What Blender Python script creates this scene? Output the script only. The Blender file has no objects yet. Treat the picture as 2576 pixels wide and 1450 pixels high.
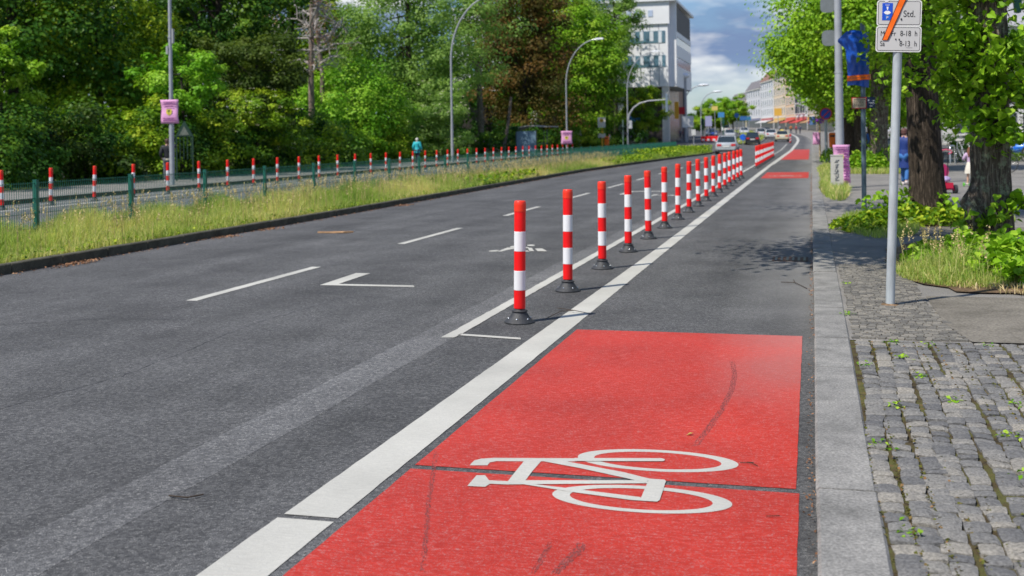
import bpy, bmesh, math, random
import numpy as np
from mathutils import Vector, Matrix

# ------------------------------------------------------------------ camera, sky, sun, exposure
sc = bpy.context.scene
C = sc.collection
FPX, HCAM, ROLL, XC, YAW, HC = 2840.0, 1.6, 0.015, 1288.0, math.atan(753 / 2840.0), 346.3

cam_d = bpy.data.cameras.new('camera')
cam = bpy.data.objects.new('camera', cam_d)
C.objects.link(cam)
sc.camera = cam
cam_d.sensor_width = 36
cam_d.lens = FPX / 2576 * 36
cam_d.shift_y = -(725 - HC) / 2576
cam_d.clip_start = 0.1
cam_d.clip_end = 5000
Rv = Vector((math.cos(YAW), math.sin(YAW), 0)); Fv = Vector((-math.sin(YAW), math.cos(YAW), 0)); Zv = Vector((0, 0, 1))
cx_, sx_ = math.cos(ROLL), math.sin(ROLL)
ax = cx_ * Rv - sx_ * Zv; ay = sx_ * Rv + cx_ * Zv; az = -Fv
cam.matrix_world = Matrix(((ax.x, ay.x, az.x, 0), (ax.y, ay.y, az.y, 0), (ax.z, ay.z, az.z, HCAM), (0, 0, 0, 1)))
cam_d.dof.use_dof = True
cam_d.dof.focus_distance = 7.0
cam_d.dof.aperture_fstop = 3.4

SUN_EL = math.radians(54); SUN_AZ = math.radians(40)      # light travels towards (+sin, +cos) of SUN_AZ
world = bpy.data.worlds.new("World"); sc.world = world
world.use_nodes = True
wt = world.node_tree; wt.nodes.clear()
def wn(t, **k):
    n = wt.nodes.new(t)
    for a, b in k.items(): setattr(n, a, b)
    return n
wo = wn('ShaderNodeOutputWorld'); bg = wn('ShaderNodeBackground'); bg.inputs['Strength'].default_value = 0.075
sky = wn('ShaderNodeTexSky'); sky.sky_type = 'NISHITA'; sky.sun_disc = False
sky.sun_elevation = SUN_EL; sky.sun_rotation = math.pi + SUN_AZ
sky.air_density = 1.3; sky.ozone_density = 2.5; sky.dust_density = 0.6
tc = wn('ShaderNodeTexCoord'); mp = wn('ShaderNodeMapping'); mp.inputs['Scale'].default_value = (1, 1, 3.2)
mp.inputs['Location'].default_value = (0.35, 0.1, 0.42)
n1 = wn('ShaderNodeTexNoise'); n1.inputs['Scale'].default_value = 3.4; n1.inputs['Detail'].default_value = 7; n1.inputs['Roughness'].default_value = .55
n2 = wn('ShaderNodeTexNoise'); n2.inputs['Scale'].default_value = 5.5; n2.inputs['Detail'].default_value = 5; n2.inputs['Roughness'].default_value = .5
r1 = wn('ShaderNodeValToRGB'); r1.color_ramp.elements[0].position = .36; r1.color_ramp.elements[1].position = .52
r2 = wn('ShaderNodeValToRGB'); r2.color_ramp.elements[0].position = .45; r2.color_ramp.elements[0].color = (2.5, 3.6, 6.0, 1)
r2.color_ramp.elements[1].position = .54; r2.color_ramp.elements[1].color = (10.8, 11.0, 11.2, 1)
mx = wn('ShaderNodeMix', data_type='RGBA')
wt.links.new(tc.outputs['Generated'], mp.inputs['Vector'])
wt.links.new(mp.outputs[0], n1.inputs['Vector']); wt.links.new(mp.outputs[0], n2.inputs['Vector'])
wt.links.new(n1.outputs['Fac'], r1.inputs['Fac']); wt.links.new(n2.outputs['Fac'], r2.inputs['Fac'])
wt.links.new(r1.outputs['Color'], mx.inputs['Factor'])
sep = wn('ShaderNodeSeparateXYZ'); cr = wn('ShaderNodeMapRange')          # fewer clouds close to the horizon
cr.inputs['From Min'].default_value = 0.0; cr.inputs['From Max'].default_value = .07
wt.links.new(tc.outputs['Generated'], sep.inputs[0]); wt.links.new(sep.outputs['Z'], cr.inputs['Value'])
mm = wn('ShaderNodeMath', operation='MULTIPLY'); wt.links.new(r1.outputs['Color'], mm.inputs[0]); wt.links.new(cr.outputs[0], mm.inputs[1])
hi = wn('ShaderNodeMapRange'); hi.inputs['From Min'].default_value = .30; hi.inputs['From Max'].default_value = .55; hi.inputs['To Min'].default_value = 1; hi.inputs['To Max'].default_value = .10   # clear sky overhead
m3 = wn('ShaderNodeMath', operation='MULTIPLY'); wt.links.new(sep.outputs['Z'], hi.inputs['Value']); wt.links.new(mm.outputs[0], m3.inputs[0]); wt.links.new(hi.outputs[0], m3.inputs[1])
wt.links.new(m3.outputs[0], mx.inputs['Factor'])
tn = wn('ShaderNodeVectorMath', operation='MULTIPLY'); tn.inputs[1].default_value = (.75, 1.05, 1.5); wt.links.new(sky.outputs[0], tn.inputs[0])
wt.links.new(tn.outputs[0], mx.inputs['A']); wt.links.new(r2.outputs['Color'], mx.inputs['B'])
wt.links.new(mx.outputs['Result'], bg.inputs['Color']); wt.links.new(bg.outputs[0], wo.inputs['Surface'])

sun_d = bpy.data.lights.new('sun', 'SUN'); sun_d.energy = 5.0; sun_d.angle = math.radians(0.5); sun_d.color = (1, .94, .84)
sun = bpy.data.objects.new('sun', sun_d); C.objects.link(sun)
ld = Vector((math.sin(SUN_AZ) * math.cos(SUN_EL), math.cos(SUN_AZ) * math.cos(SUN_EL), -math.sin(SUN_EL)))
sun.rotation_euler = ld.to_track_quat('-Z', 'Y').to_euler()
sc.view_settings.view_transform = 'Standard'; sc.view_settings.look = 'None'
sc.view_settings.exposure = 0.15; sc.view_settings.gamma = 1.0
sc.render.film_transparent = False

RND = random.Random(11)
PI = math.pi

# ------------------------------------------------------------------ surveying helpers
def ray(x, y):
    dx, dy = x - XC, y - HC
    rx = cx_ * dx - sx_ * dy; ry = sx_ * dx + cx_ * dy
    return rx / FPX, ry / FPX
def at(x, y, D):                       # a point D metres in front of the camera
    a, b = ray(x, y)
    p = Rv * (a * D) + Fv * D
    return Vector((p.x, p.y, HCAM - b * D))
def gp(x, y, z=0.0):                   # the ground point seen there
    a, b = ray(x, y)
    return at(x, y, (HCAM - z) / b)
def atY(x, y, Y):
    p = at(x, y, 1.0)
    t = Y / p.y
    return Vector((p.x * t, Y, HCAM + (p.z - HCAM) * t))
def rise(Y): return 0.012 * max(0.0, Y - 110)
def bend(Y): return -max(0.0, Y - 140) ** 2 / 2500.0

# ------------------------------------------------------------------ object helpers
def tag(o, label=None, cat=None, group=None, kind=None):
    if label: o['label'] = label
    if cat: o['category'] = cat
    if group: o['group'] = group
    if kind: o['kind'] = kind
    return o
def empty(name, loc=(0, 0, 0), rz=0.0, label=None, cat=None, group=None):
    o = bpy.data.objects.new(name, None); C.objects.link(o)
    o.location = loc; o.rotation_euler = (0, 0, rz); o.empty_display_size = .2
    return tag(o, label, cat, group)
def copy_tree(o, parent=None, kids=None):
    if kids is None:
        kids = {}
        for q in list(C.objects):
            if q.parent: kids.setdefault(q.parent.name, []).append(q)
    c = o.copy(); C.objects.link(c)
    if parent: c.parent = parent
    for ch in kids.get(o.name, []): copy_tree(ch, c, kids)
    return c

class MB:
    def __init__(s): s.v = []; s.f = []; s.m = []; s.s = []
    def add(s, vs, fs, m=0, smooth=False):
        b = len(s.v); s.v += [tuple(v) for v in vs]
        for f in fs: s.f.append(tuple(b + i for i in f)); s.m.append(m); s.s.append(smooth)
    def box(s, x0, x1, y0, y1, z0, z1, m=0):
        s.add([(x0, y0, z0), (x1, y0, z0), (x1, y1, z0), (x0, y1, z0), (x0, y0, z1), (x1, y0, z1), (x1, y1, z1), (x0, y1, z1)],
              [(0, 3, 2, 1), (4, 5, 6, 7), (0, 1, 5, 4), (1, 2, 6, 5), (2, 3, 7, 6), (3, 0, 4, 7)], m)
    def tube(s, path, radii, n=8, m=0, smooth=True, caps=True):
        P = [Vector(p) for p in path]; k = len(P)
        if not hasattr(radii, '__len__'): radii = [radii] * k
        vs = []; a = None
        for i in range(k):
            t = (P[min(i + 1, k - 1)] - P[max(i - 1, 0)]).normalized()
            if a is None: a = t.orthogonal().normalized()
            a = (a - t * a.dot(t)).normalized(); b = t.cross(a)
            for j in range(n):
                w = 2 * PI * j / n
                vs.append(P[i] + (a * math.cos(w) + b * math.sin(w)) * radii[i])
        fs = [(i * n + j, i * n + (j + 1) % n, (i + 1) * n + (j + 1) % n, (i + 1) * n + j) for i in range(k - 1) for j in range(n)]
        s.add(vs, fs, m, smooth)
        if caps:
            s.add(vs[:n], [tuple(reversed(range(n)))], m); s.add(vs[-n:], [tuple(range(n))], m)
    def lathe(s, prof, n=20, c=(0, 0, 0), m=0, smooth=True):
        vs = []
        for r, z in prof:
            for j in range(n):
                w = 2 * PI * j / n
                vs.append((c[0] + r * math.cos(w), c[1] + r * math.sin(w), c[2] + z))
        k = len(prof)
        fs = [(i * n + j, i * n + (j + 1) % n, (i + 1) * n + (j + 1) % n, (i + 1) * n + j) for i in range(k - 1) for j in range(n)]
        s.add(vs, fs, m, smooth)
    def prism(s, poly, vec, m=0):          # 3-d polygon extruded by vec
        n = len(poly); P = [Vector(p) for p in poly]; V = Vector(vec)
        s.add(P + [p + V for p in P], [tuple(reversed(range(n))), tuple(range(n, 2 * n))] + [(i, (i + 1) % n, n + (i + 1) % n, n + i) for i in range(n)], m)
    def ball(s, c, r, n=10, k=7, m=0):
        if not hasattr(r, '__len__'): r = (r, r, r)
        vs = [];
        for i in range(k + 1):
            t = PI * i / k
            for j in range(n):
                w = 2 * PI * j / n
                vs.append((c[0] + r[0] * math.sin(t) * math.cos(w), c[1] + r[1] * math.sin(t) * math.sin(w), c[2] - r[2] * math.cos(t)))
        s.add(vs, [(i * n + j, i * n + (j + 1) % n, (i + 1) * n + (j + 1) % n, (i + 1) * n + j) for i in range(k) for j in range(n)], m, True)
    def build(s, name, mats, parent=None, fix=True):
        me = bpy.data.meshes.new(name); me.from_pydata(s.v, [], s.f)
        if not isinstance(mats, (list, tuple)): mats = [mats]
        for m in mats: me.materials.append(m)
        me.polygons.foreach_set('material_index', s.m); me.polygons.foreach_set('use_smooth', s.s)
        if fix:
            bm = bmesh.new(); bm.from_mesh(me); bmesh.ops.recalc_face_normals(bm, faces=bm.faces); bm.to_mesh(me); bm.free()
        me.update()
        o = bpy.data.objects.new(name, me); C.objects.link(o)
        if parent: o.parent = parent
        return o

# ------------------------------------------------------------------ materials
def newmat(name):
    m = bpy.data.materials.new(name); m.use_nodes = True
    t = m.node_tree; p = t.nodes['Principled BSDF']
    return m, t, p
def mat(name, col, rough=.6, metal=0.0, var=0.0, vscale=8.0, bump=0.0, bscale=60.0, spec=.5, stretch=(1, 1, 1), coat=0.0, emis=None):
    m, t, p = newmat(name)
    p.inputs['Base Color'].default_value = (*col, 1); p.inputs['Roughness'].default_value = rough
    p.inputs['Metallic'].default_value = metal; p.inputs['Specular IOR Level'].default_value = spec
    p.inputs['Coat Weight'].default_value = coat
    if emis: p.inputs['Emission Color'].default_value = (*emis, 1); p.inputs['Emission Strength'].default_value = 1
    if var or bump:
        tcn = t.nodes.new('ShaderNodeTexCoord'); mpn = t.nodes.new('ShaderNodeMapping'); mpn.inputs['Scale'].default_value = stretch
        t.links.new(tcn.outputs['Object'], mpn.inputs[0])
    if var:
        n = t.nodes.new('ShaderNodeTexNoise'); n.inputs['Scale'].default_value = vscale; n.inputs['Detail'].default_value = 5
        t.links.new(mpn.outputs[0], n.inputs['Vector'])
        h = t.nodes.new('ShaderNodeMapRange'); h.inputs['From Min'].default_value = .3; h.inputs['From Max'].default_value = .7
        h.inputs['To Min'].default_value = 1 - var; h.inputs['To Max'].default_value = 1 + var
        t.links.new(n.outputs['Fac'], h.inputs['Value'])
        x = t.nodes.new('ShaderNodeVectorMath'); x.operation = 'SCALE'; x.inputs[0].default_value = col
        t.links.new(h.outputs[0], x.inputs['Scale']); t.links.new(x.outputs[0], p.inputs['Base Color'])
    if bump:
        n = t.nodes.new('ShaderNodeTexNoise'); n.inputs['Scale'].default_value = bscale; n.inputs['Detail'].default_value = 4
        t.links.new(mpn.outputs[0], n.inputs['Vector'])
        b = t.nodes.new('ShaderNodeBump'); b.inputs['Strength'].default_value = bump; b.inputs['Distance'].default_value = .02
        t.links.new(n.outputs['Fac'], b.inputs['Height']); t.links.new(b.outputs[0], p.inputs['Normal'])
    return m
def nodes(t):
    def N(k, **a):
        n = t.nodes.new(k)
        for q, v in a.items():
            if q.startswith('i_'):
                key = q[2:].replace('_', ' ')
                n.inputs[int(key) if key.isdigit() else key].default_value = v
            else: setattr(n, q, v)
        return n
    return N, t.links.new
def ramp(t, stops):
    r = t.nodes.new('ShaderNodeValToRGB'); e = r.color_ramp.elements
    while len(e) < len(stops): e.new(.5)
    for q, (p, c) in zip(e, stops): q.position = p; q.color = (*c, 1) if len(c) == 3 else c
    return r

def mat_asphalt(name, dark=.05, light=.17, tone=1.0, strip=False):
    m, t, p = newmat(name); N, L = nodes(t)
    co = N('ShaderNodeTexCoord')
    v = N('ShaderNodeTexVoronoi', i_Scale=62.0); L(co.outputs['Object'], v.inputs['Vector'])
    n = N('ShaderNodeTexNoise', i_Scale=170.0, i_Detail=2.0); L(co.outputs['Object'], n.inputs['Vector'])
    sepc = N('ShaderNodeSeparateColor'); L(v.outputs['Color'], sepc.inputs[0])
    mixv = N('ShaderNodeMath', operation='MULTIPLY_ADD', i_1=.45, i_2=.28); L(sepc.outputs[0], mixv.inputs[0])
    ad = N('ShaderNodeMath', operation='MULTIPLY'); L(mixv.outputs[0], ad.inputs[0])
    hh = N('ShaderNodeMapRange', i_From_Min=.3, i_From_Max=.7, i_To_Min=.35, i_To_Max=1.6); L(n.outputs['Fac'], hh.inputs['Value']); L(hh.outputs[0], ad.inputs[1])
    r = ramp(t, [(.1, (dark * .94, dark * .97, dark * 1.02)), (.5, ((dark + light) / 2 * 1., (dark + light) / 2, (dark + light) / 2 * 1.01)), (.85, (light, light, light * 1.0)), (1, (light * 2.1, light * 2.05, light * 1.9))])
    L(ad.outputs[0], r.inputs['Fac'])
    mpn = N('ShaderNodeMapping'); mpn.inputs['Scale'].default_value = (1.1, .10, 1); L(co.outputs['Object'], mpn.inputs[0])
    big = N('ShaderNodeTexNoise', i_Scale=1.0, i_Detail=5.0, i_Roughness=.6); L(mpn.outputs[0], big.inputs['Vector'])
    b2 = N('ShaderNodeTexNoise', i_Scale=.9, i_Detail=6.0, i_Roughness=.65); L(co.outputs['Object'], b2.inputs['Vector'])
    sm = N('ShaderNodeMath', operation='ADD'); L(big.outputs['Fac'], sm.inputs[0]); L(b2.outputs['Fac'], sm.inputs[1])
    mr = N('ShaderNodeMapRange', i_From_Min=.75, i_From_Max=1.25, i_To_Min=.66 * tone, i_To_Max=1.32 * tone); L(sm.outputs[0], mr.inputs['Value'])
    sc2 = N('ShaderNodeVectorMath', operation='SCALE'); L(r.outputs['Color'], sc2.inputs[0]); L(mr.outputs[0], sc2.inputs['Scale'])
    sp_ = N('ShaderNodeSeparateXYZ'); L(co.outputs['Object'], sp_.inputs[0])            # pale dust swept into the gutter
    gx = N('ShaderNodeMapRange', i_From_Min=-.9, i_From_Max=-.1, i_To_Min=0.0, i_To_Max=1.0); L(sp_.outputs['X'], gx.inputs['Value'])
    gy = N('ShaderNodeMapRange', i_From_Min=7.5, i_From_Max=12.0, i_To_Min=0.0, i_To_Max=.5 if strip else 0.0); L(sp_.outputs['Y'], gy.inputs['Value'])
    gm_ = N('ShaderNodeMath', operation='MULTIPLY'); L(gx.outputs[0], gm_.inputs[0]); L(gy.outputs[0], gm_.inputs[1])
    gb = N('ShaderNodeMath', operation='MULTIPLY'); L(gm_.outputs[0], gb.inputs[0]); L(sm.outputs[0], gb.inputs[1])
    dm = N('ShaderNodeMix', data_type='RGBA'); dm.inputs['B'].default_value = (.24, .235, .225, 1); L(gb.outputs[0], dm.inputs['Factor']); L(sc2.outputs[0], dm.inputs['A'])
    L(dm.outputs['Result'], p.inputs['Base Color'])
    p.inputs['Roughness'].default_value = .82; p.inputs['Specular IOR Level'].default_value = .35
    bp = N('ShaderNodeBump', i_Strength=.8, i_Distance=.004); L(ad.outputs[0], bp.inputs['Height']); L(bp.outputs[0], p.inputs['Normal'])
    return m
def mat_paint(name, col, grit=.55, streak=.12, fade=None):
    """road paint: brushed streaks, asphalt grit showing through"""
    m, t, p = newmat(name); N, L = nodes(t)
    co = N('ShaderNodeTexCoord')
    n = N('ShaderNodeTexNoise', i_Scale=95.0, i_Detail=4.0, i_Roughness=.8); L(co.outputs['Object'], n.inputs['Vector'])
    mpn = N('ShaderNodeMapping'); mpn.inputs['Scale'].default_value = (5.0, 24, 1); mpn.inputs['Rotation'].default_value = (0, 0, .05); L(co.outputs['Object'], mpn.inputs[0])
    s1 = N('ShaderNodeTexNoise', i_Scale=3.0, i_Detail=6.0, i_Roughness=.7); L(mpn.outputs[0], s1.inputs['Vector'])
    big = N('ShaderNodeTexNoise', i_Scale=1.1, i_Detail=4.0); L(co.outputs['Object'], big.inputs['Vector'])
    mr = N('ShaderNodeMapRange', i_From_Min=.35, i_From_Max=.65, i_To_Min=1 - streak, i_To_Max=1 + streak); L(s1.outputs['Fac'], mr.inputs['Value'])
    mr2 = N('ShaderNodeMapRange', i_From_Min=.3, i_From_Max=.7, i_To_Min=.84, i_To_Max=1.12); L(big.outputs['Fac'], mr2.inputs['Value'])
    mu = N('ShaderNodeMath', operation='MULTIPLY'); L(mr.outputs[0], mu.inputs[0]); L(mr2.outputs[0], mu.inputs[1])
    sc2 = N('ShaderNodeVectorMath', operation='SCALE'); sc2.inputs[0].default_value = col; L(mu.outputs[0], sc2.inputs['Scale'])
    # grit mask
    ad = N('ShaderNodeMath', operation='MULTIPLY_ADD', i_1=.55, i_2=0.0); L(s1.outputs['Fac'], ad.inputs[0])
    ad2 = N('ShaderNodeMath', operation='ADD'); L(ad.outputs[0], ad2.inputs[0]); L(n.outputs['Fac'], ad2.inputs[1])
    gm = N('ShaderNodeMapRange', i_From_Min=.80, i_From_Max=.98, i_To_Min=0.0, i_To_Max=grit); L(ad2.outputs[0], gm.inputs['Value'])
    mixc = N('ShaderNodeMix', data_type='RGBA'); mixc.inputs['B'].default_value = (.30, .27, .26, 1) if col[1] < .3 else (.3, .3, .29, 1)
    L(gm.outputs[0], mixc.inputs['Factor']); L(sc2.outputs[0], mixc.inputs['A'])
    last = mixc.outputs['Result']
    if fade:                             # dusty bleached corner next to the gutter
        fx, fy, rad = fade
        mp2 = N('ShaderNodeMapping'); mp2.inputs['Location'].default_value = (-fx / .55, -fy / rad, 0); mp2.inputs['Scale'].default_value = (1 / .55, 1 / rad, 0)
        L(co.outputs['Object'], mp2.inputs[0])
        ln = N('ShaderNodeVectorMath', operation='LENGTH'); L(mp2.outputs[0], ln.inputs[0])
        lnn = N('ShaderNodeMath', operation='ADD'); L(ln.outputs['Value'], lnn.inputs[0]); L(big.outputs['Fac'], lnn.inputs[1]); f1 = N('ShaderNodeMapRange', i_From_Min=.5, i_From_Max=1.9, i_To_Min=.20, i_To_Max=0.0); L(lnn.outputs[0], f1.inputs['Value'])
        m2 = N('ShaderNodeMix', data_type='RGBA'); m2.inputs['B'].default_value = (.62, .50, .47, 1)
        L(f1.outputs[0], m2.inputs['Factor']); L(last, m2.inputs['A']); last = m2.outputs['Result']
    L(last, p.inputs['Base Color']); p.inputs['Roughness'].default_value = .62; p.inputs['Specular IOR Level'].default_value = .3
    bp = N('ShaderNodeBump', i_Strength=.5, i_Distance=.003); L(ad2.outputs[0], bp.inputs['Height']); L(bp.outputs[0], p.inputs['Normal'])
    return m
def mat_leaf(name, c0, c1, c2, trans=.45, rough=.45, glow=(1.15, 1.2, .5)):
    """c0..c2: dull to fresh leaf colour picked by the leaf's own 'tint' value"""
    m, t, p = newmat(name); N, L = nodes(t)
    a = N('ShaderNodeAttribute', attribute_name='tint')
    r = ramp(t, [(0, c0), (.5, c1), (1, c2)]); L(a.outputs['Fac'], r.inputs['Fac'])
    L(r.outputs['Color'], p.inputs['Base Color']); p.inputs['Roughness'].default_value = rough; p.inputs['Specular IOR Level'].default_value = .12
    tr = N('ShaderNodeBsdfTranslucent'); v = N('ShaderNodeVectorMath', operation='MULTIPLY'); v.inputs[1].default_value = glow
    L(r.outputs['Color'], v.inputs[0]); L(v.outputs[0], tr.inputs['Color'])
    ms = N('ShaderNodeMixShader', i_0=trans); L(p.outputs[0], ms.inputs[1]); L(tr.outputs[0], ms.inputs[2])
    L(ms.outputs[0], t.nodes['Material Output'].inputs['Surface'])
    return m
def mat_attr(name, c0, c1, c2, rough=.85, speck=0.0, sscale=120.0, bump=.3):
    m, t, p = newmat(name); N, L = nodes(t)
    a = N('ShaderNodeAttribute', attribute_name='tint'); r = ramp(t, [(0, c0), (.5, c1), (1, c2)]); L(a.outputs['Fac'], r.inputs['Fac'])
    co = N('ShaderNodeTexCoord'); n = N('ShaderNodeTexNoise', i_Scale=sscale, i_Detail=4.0, i_Roughness=.7); L(co.outputs['Object'], n.inputs['Vector'])
    mr = N('ShaderNodeMapRange', i_From_Min=.3, i_From_Max=.7, i_To_Min=1 - speck, i_To_Max=1 + speck); L(n.outputs['Fac'], mr.inputs['Value'])
    s = N('ShaderNodeVectorMath', operation='SCALE'); L(r.outputs['Color'], s.inputs[0]); L(mr.outputs[0], s.inputs['Scale']); L(s.outputs[0], p.inputs['Base Color'])
    p.inputs['Roughness'].default_value = rough
    b = N('ShaderNodeBump', i_Strength=bump, i_Distance=.006); L(n.outputs['Fac'], b.inputs['Height']); L(b.outputs[0], p.inputs['Normal'])
    return m
def mat_bark(name, base=(.05, .038, .028), hi=(.17, .13, .10), lichen=.0):
    m, t, p = newmat(name); N, L = nodes(t)
    co = N('ShaderNodeTexCoord'); mpn = N('ShaderNodeMapping'); mpn.inputs['Scale'].default_value = (1, 1, .12); L(co.outputs['Object'], mpn.inputs[0])
    n = N('ShaderNodeTexNoise', i_Scale=34.0, i_Detail=6.0, i_Roughness=.65, i_Distortion=.6); L(mpn.outputs[0], n.inputs['Vector'])
    r = ramp(t, [(.36, tuple(c * .5 for c in base)), (.52, base), (.70, hi)]); L(n.outputs['Fac'], r.inputs['Fac'])
    last = r.outputs['Color']
    if lichen:
        l = N('ShaderNodeTexNoise', i_Scale=9.0, i_Detail=8.0, i_Roughness=.75); L(co.outputs['Object'], l.inputs['Vector'])
        f = N('ShaderNodeMapRange', i_From_Min=.52, i_From_Max=.60, i_To_Min=0.0, i_To_Max=lichen); L(l.outputs['Fac'], f.inputs['Value'])
        mx = N('ShaderNodeMix', data_type='RGBA'); mx.inputs['B'].default_value = (.27, .30, .20, 1); L(f.outputs[0], mx.inputs['Factor']); L(last, mx.inputs['A']); last = mx.outputs['Result']
    L(last, p.inputs['Base Color']); p.inputs['Roughness'].default_value = .92; p.inputs['Specular IOR Level'].default_value = .2
    b = N('ShaderNodeBump', i_Strength=1.0, i_Distance=.05); L(n.outputs['Fac'], b.inputs['Height']); L(b.outputs[0], p.inputs['Normal'])
    return m
def mat_ground(name, stops, scale=3.0, fine=60.0, bump=.5):
    m, t, p = newmat(name); N, L = nodes(t)
    co = N('ShaderNodeTexCoord')
    n = N('ShaderNodeTexNoise', i_Scale=scale, i_Detail=8.0, i_Roughness=.7); L(co.outputs['Object'], n.inputs['Vector'])
    r = ramp(t, stops); L(n.outputs['Fac'], r.inputs['Fac'])
    f = N('ShaderNodeTexNoise', i_Scale=fine, i_Detail=3.0); L(co.outputs['Object'], f.inputs['Vector'])
    mr = N('ShaderNodeMapRange', i_From_Min=.3, i_From_Max=.7, i_To_Min=.7, i_To_Max=1.3); L(f.outputs['Fac'], mr.inputs['Value'])
    s = N('ShaderNodeVectorMath', operation='SCALE'); L(r.outputs['Color'], s.inputs[0]); L(mr.outputs[0], s.inputs['Scale']); L(s.outputs[0], p.inputs['Base Color'])
    p.inputs['Roughness'].default_value = .9; p.inputs['Specular IOR Level'].default_value = .25
    b = N('ShaderNodeBump', i_Strength=bump, i_Distance=.01); L(f.outputs['Fac'], b.inputs['Height']); L(b.outputs[0], p.inputs['Normal'])
    return m
def mat_glass(name, col=(.05, .08, .10), rough=.08):
    return mat(name, col, rough=rough, spec=.9)

M = {}
M['asphalt'] = mat_asphalt('asphalt', .025, .150, .95, True)
M['asphalt_bike'] = mat_asphalt('asphalt_bike_lane', .05, .15, .95)
M['asphalt_far'] = mat_asphalt('asphalt_opposite', .05, .17, 1.15)
M['milled'] = mat_asphalt('milled_asphalt', .04, .185, 1.05)
M['paint'] = mat_paint('white_road_paint', (.47, .46, .415), .60, .10)
M['paint_red'] = mat_paint('red_road_paint', (.43, .028, .016), .62, .22, fade=(-.10, 9.0, 2.0))
M['granite'] = mat_ground('granite_kerb', [(.3, (.13, .128, .12)), (.5, (.215, .21, .198)), (.7, (.30, .29, .27))], 3.2, 85.0, .5)
M['dark_kerb'] = mat_ground('old_concrete_kerb', [(.3, (.045, .042, .03)), (.6, (.10, .095, .07)), (.8, (.16, .15, .11))], 4.0, 80.0)
M['slab'] = mat_ground('exposed_aggregate_slab', [(.3, (.11, .10, .082)), (.5, (.17, .155, .13)), (.75, (.23, .21, .175))], 2.2, 48.0, .9)
M['pavement'] = mat_ground('pavement_asphalt', [(.3, (.14, .135, .125)), (.5, (.20, .19, .175)), (.75, (.27, .255, .23))], .8, 90.0, .4)
M['moss'] = mat_ground('mossy_joint', [(.36, (.03, .024, .014)), (.46, (.075, .055, .025)), (.55, (.09, .095, .025)), (.66, (.17, .09, .045))], 5.0, 150.0, .8)
M['soil'] = mat_ground('dry_soil', [(.35, (.06, .045, .028)), (.5, (.14, .09, .05)), (.62, (.26, .17, .10))], 4.0, 90.0, .8)
M['grassy'] = mat_ground('trodden_grass', [(.35, (.05, .07, .02)), (.5, (.09, .12, .03)), (.65, (.16, .15, .06))], .8, 30.0, .8)
M['galv'] = mat('galvanised_steel', (.40, .44, .46), .45, .15, var=.22, vscale=14, stretch=(1, 1, .25), bump=.15, bscale=40)
M['lamp'] = mat('grey_painted_pole', (.33, .35, .38), .5, .1, var=.12, vscale=4)
M['fence'] = mat('green_powder_coated_steel', (.010, .115, .085), .4, .1, var=.15, vscale=5)
M['red_film'] = mat('red_reflective_film', (.78, .006, .008), .35, spec=.4, var=.12, vscale=5)
M['white_film'] = mat('white_reflective_film', (.72, .72, .74), .3, spec=.4, var=.06, vscale=9, stretch=(1, 1, .3))
M['orange_cap'] = mat('orange_red_plastic', (.80, .032, .010), .38, spec=.5)
M['rubber'] = mat('black_rubber', (.028, .030, .034), .6, var=.3, vscale=20, bump=.2, bscale=120)
M['steel'] = mat('bright_bolt_steel', (.75, .77, .8), .25, .9)
M['black'] = mat('black_lacquer', (.012, .012, .014), .4)
M['bark'] = mat_bark('lime_bark')
M['bark_l'] = mat_bark('lichened_lime_bark', (.11, .088, .068), (.34, .29, .23), .85)
M['bark_d'] = mat_bark('dark_park_bark', (.05, .042, .035), (.11, .09, .07))
M['bark_p'] = mat_bark('pale_pine_bark', (.22, .17, .14), (.45, .38, .33))
M['dead'] = mat('dead_grey_wood', (.34, .31, .29), .85, var=.3, vscale=6)
# ------------------------------------------------------------------ the setting
def structure(o): o['kind'] = 'structure'; return o
def sheet(name, xl, xr, Y0, Y1, z, m, step=4.0, nx=1, col='structure'):
    fl = xl if callable(xl) else (lambda Y: xl); fr = xr if callable(xr) else (lambda Y: xr); fz = z if callable(z) else (lambda X, Y: z + rise(Y))
    ys = [Y0 + (Y1 - Y0) * i / max(1, math.ceil((Y1 - Y0) / step)) for i in range(max(1, math.ceil((Y1 - Y0) / step)) + 1)]
    vs = []; fs = []
    for Y in ys:
        for j in range(nx + 1):
            X = fl(Y) + (fr(Y) - fl(Y)) * j / nx
            vs.append((X, Y, fz(X, Y)))
    w = nx + 1
    for i in range(len(ys) - 1):
        for j in range(nx): fs.append((i * w + j, i * w + j + 1, (i + 1) * w + j + 1, (i + 1) * w + j))
    b = MB(); b.add(vs, fs); o = b.build(name, m, fix=False)
    if col: structure(o)
    return o
def lerp_path(pts):
    xs = [p[0] for p in pts]; ys = [p[1] for p in pts]
    return lambda Y: float(np.interp(Y, xs, ys))
median_edge = lerp_path([(-12, -9.62), (23, -9.68), (50, -9.95), (70, -9.2), (93, -7.9), (99, -8.1), (102, -9.6)])
fr = lambda Y: bend(Y)

def gz(X, Y):
    base = -.25
    if X < -26.9: base = -.03
    if X > 39: base = .09
    return base + rise(Y) - (0 if Y < 110 else .02)
b = MB(); xs = [-600, -300, -150, -80, -40, -27.4, -26.9, -12, 0, 12, 39, 42, 80, 200, 600]
ys = [-60, -20] + [i * 10 for i in range(0, 70)] + [760, 900, 1200, 1800]
vs = [(x, y, gz(x, y)) for y in ys for x in xs]; w = len(xs)
b.add(vs, [(i * w + j, i * w + j + 1, (i + 1) * w + j + 1, (i + 1) * w + j) for i in range(len(ys) - 1) for j in range(w - 1)])
structure(b.build('ground', M['grassy'], fix=False))

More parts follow.
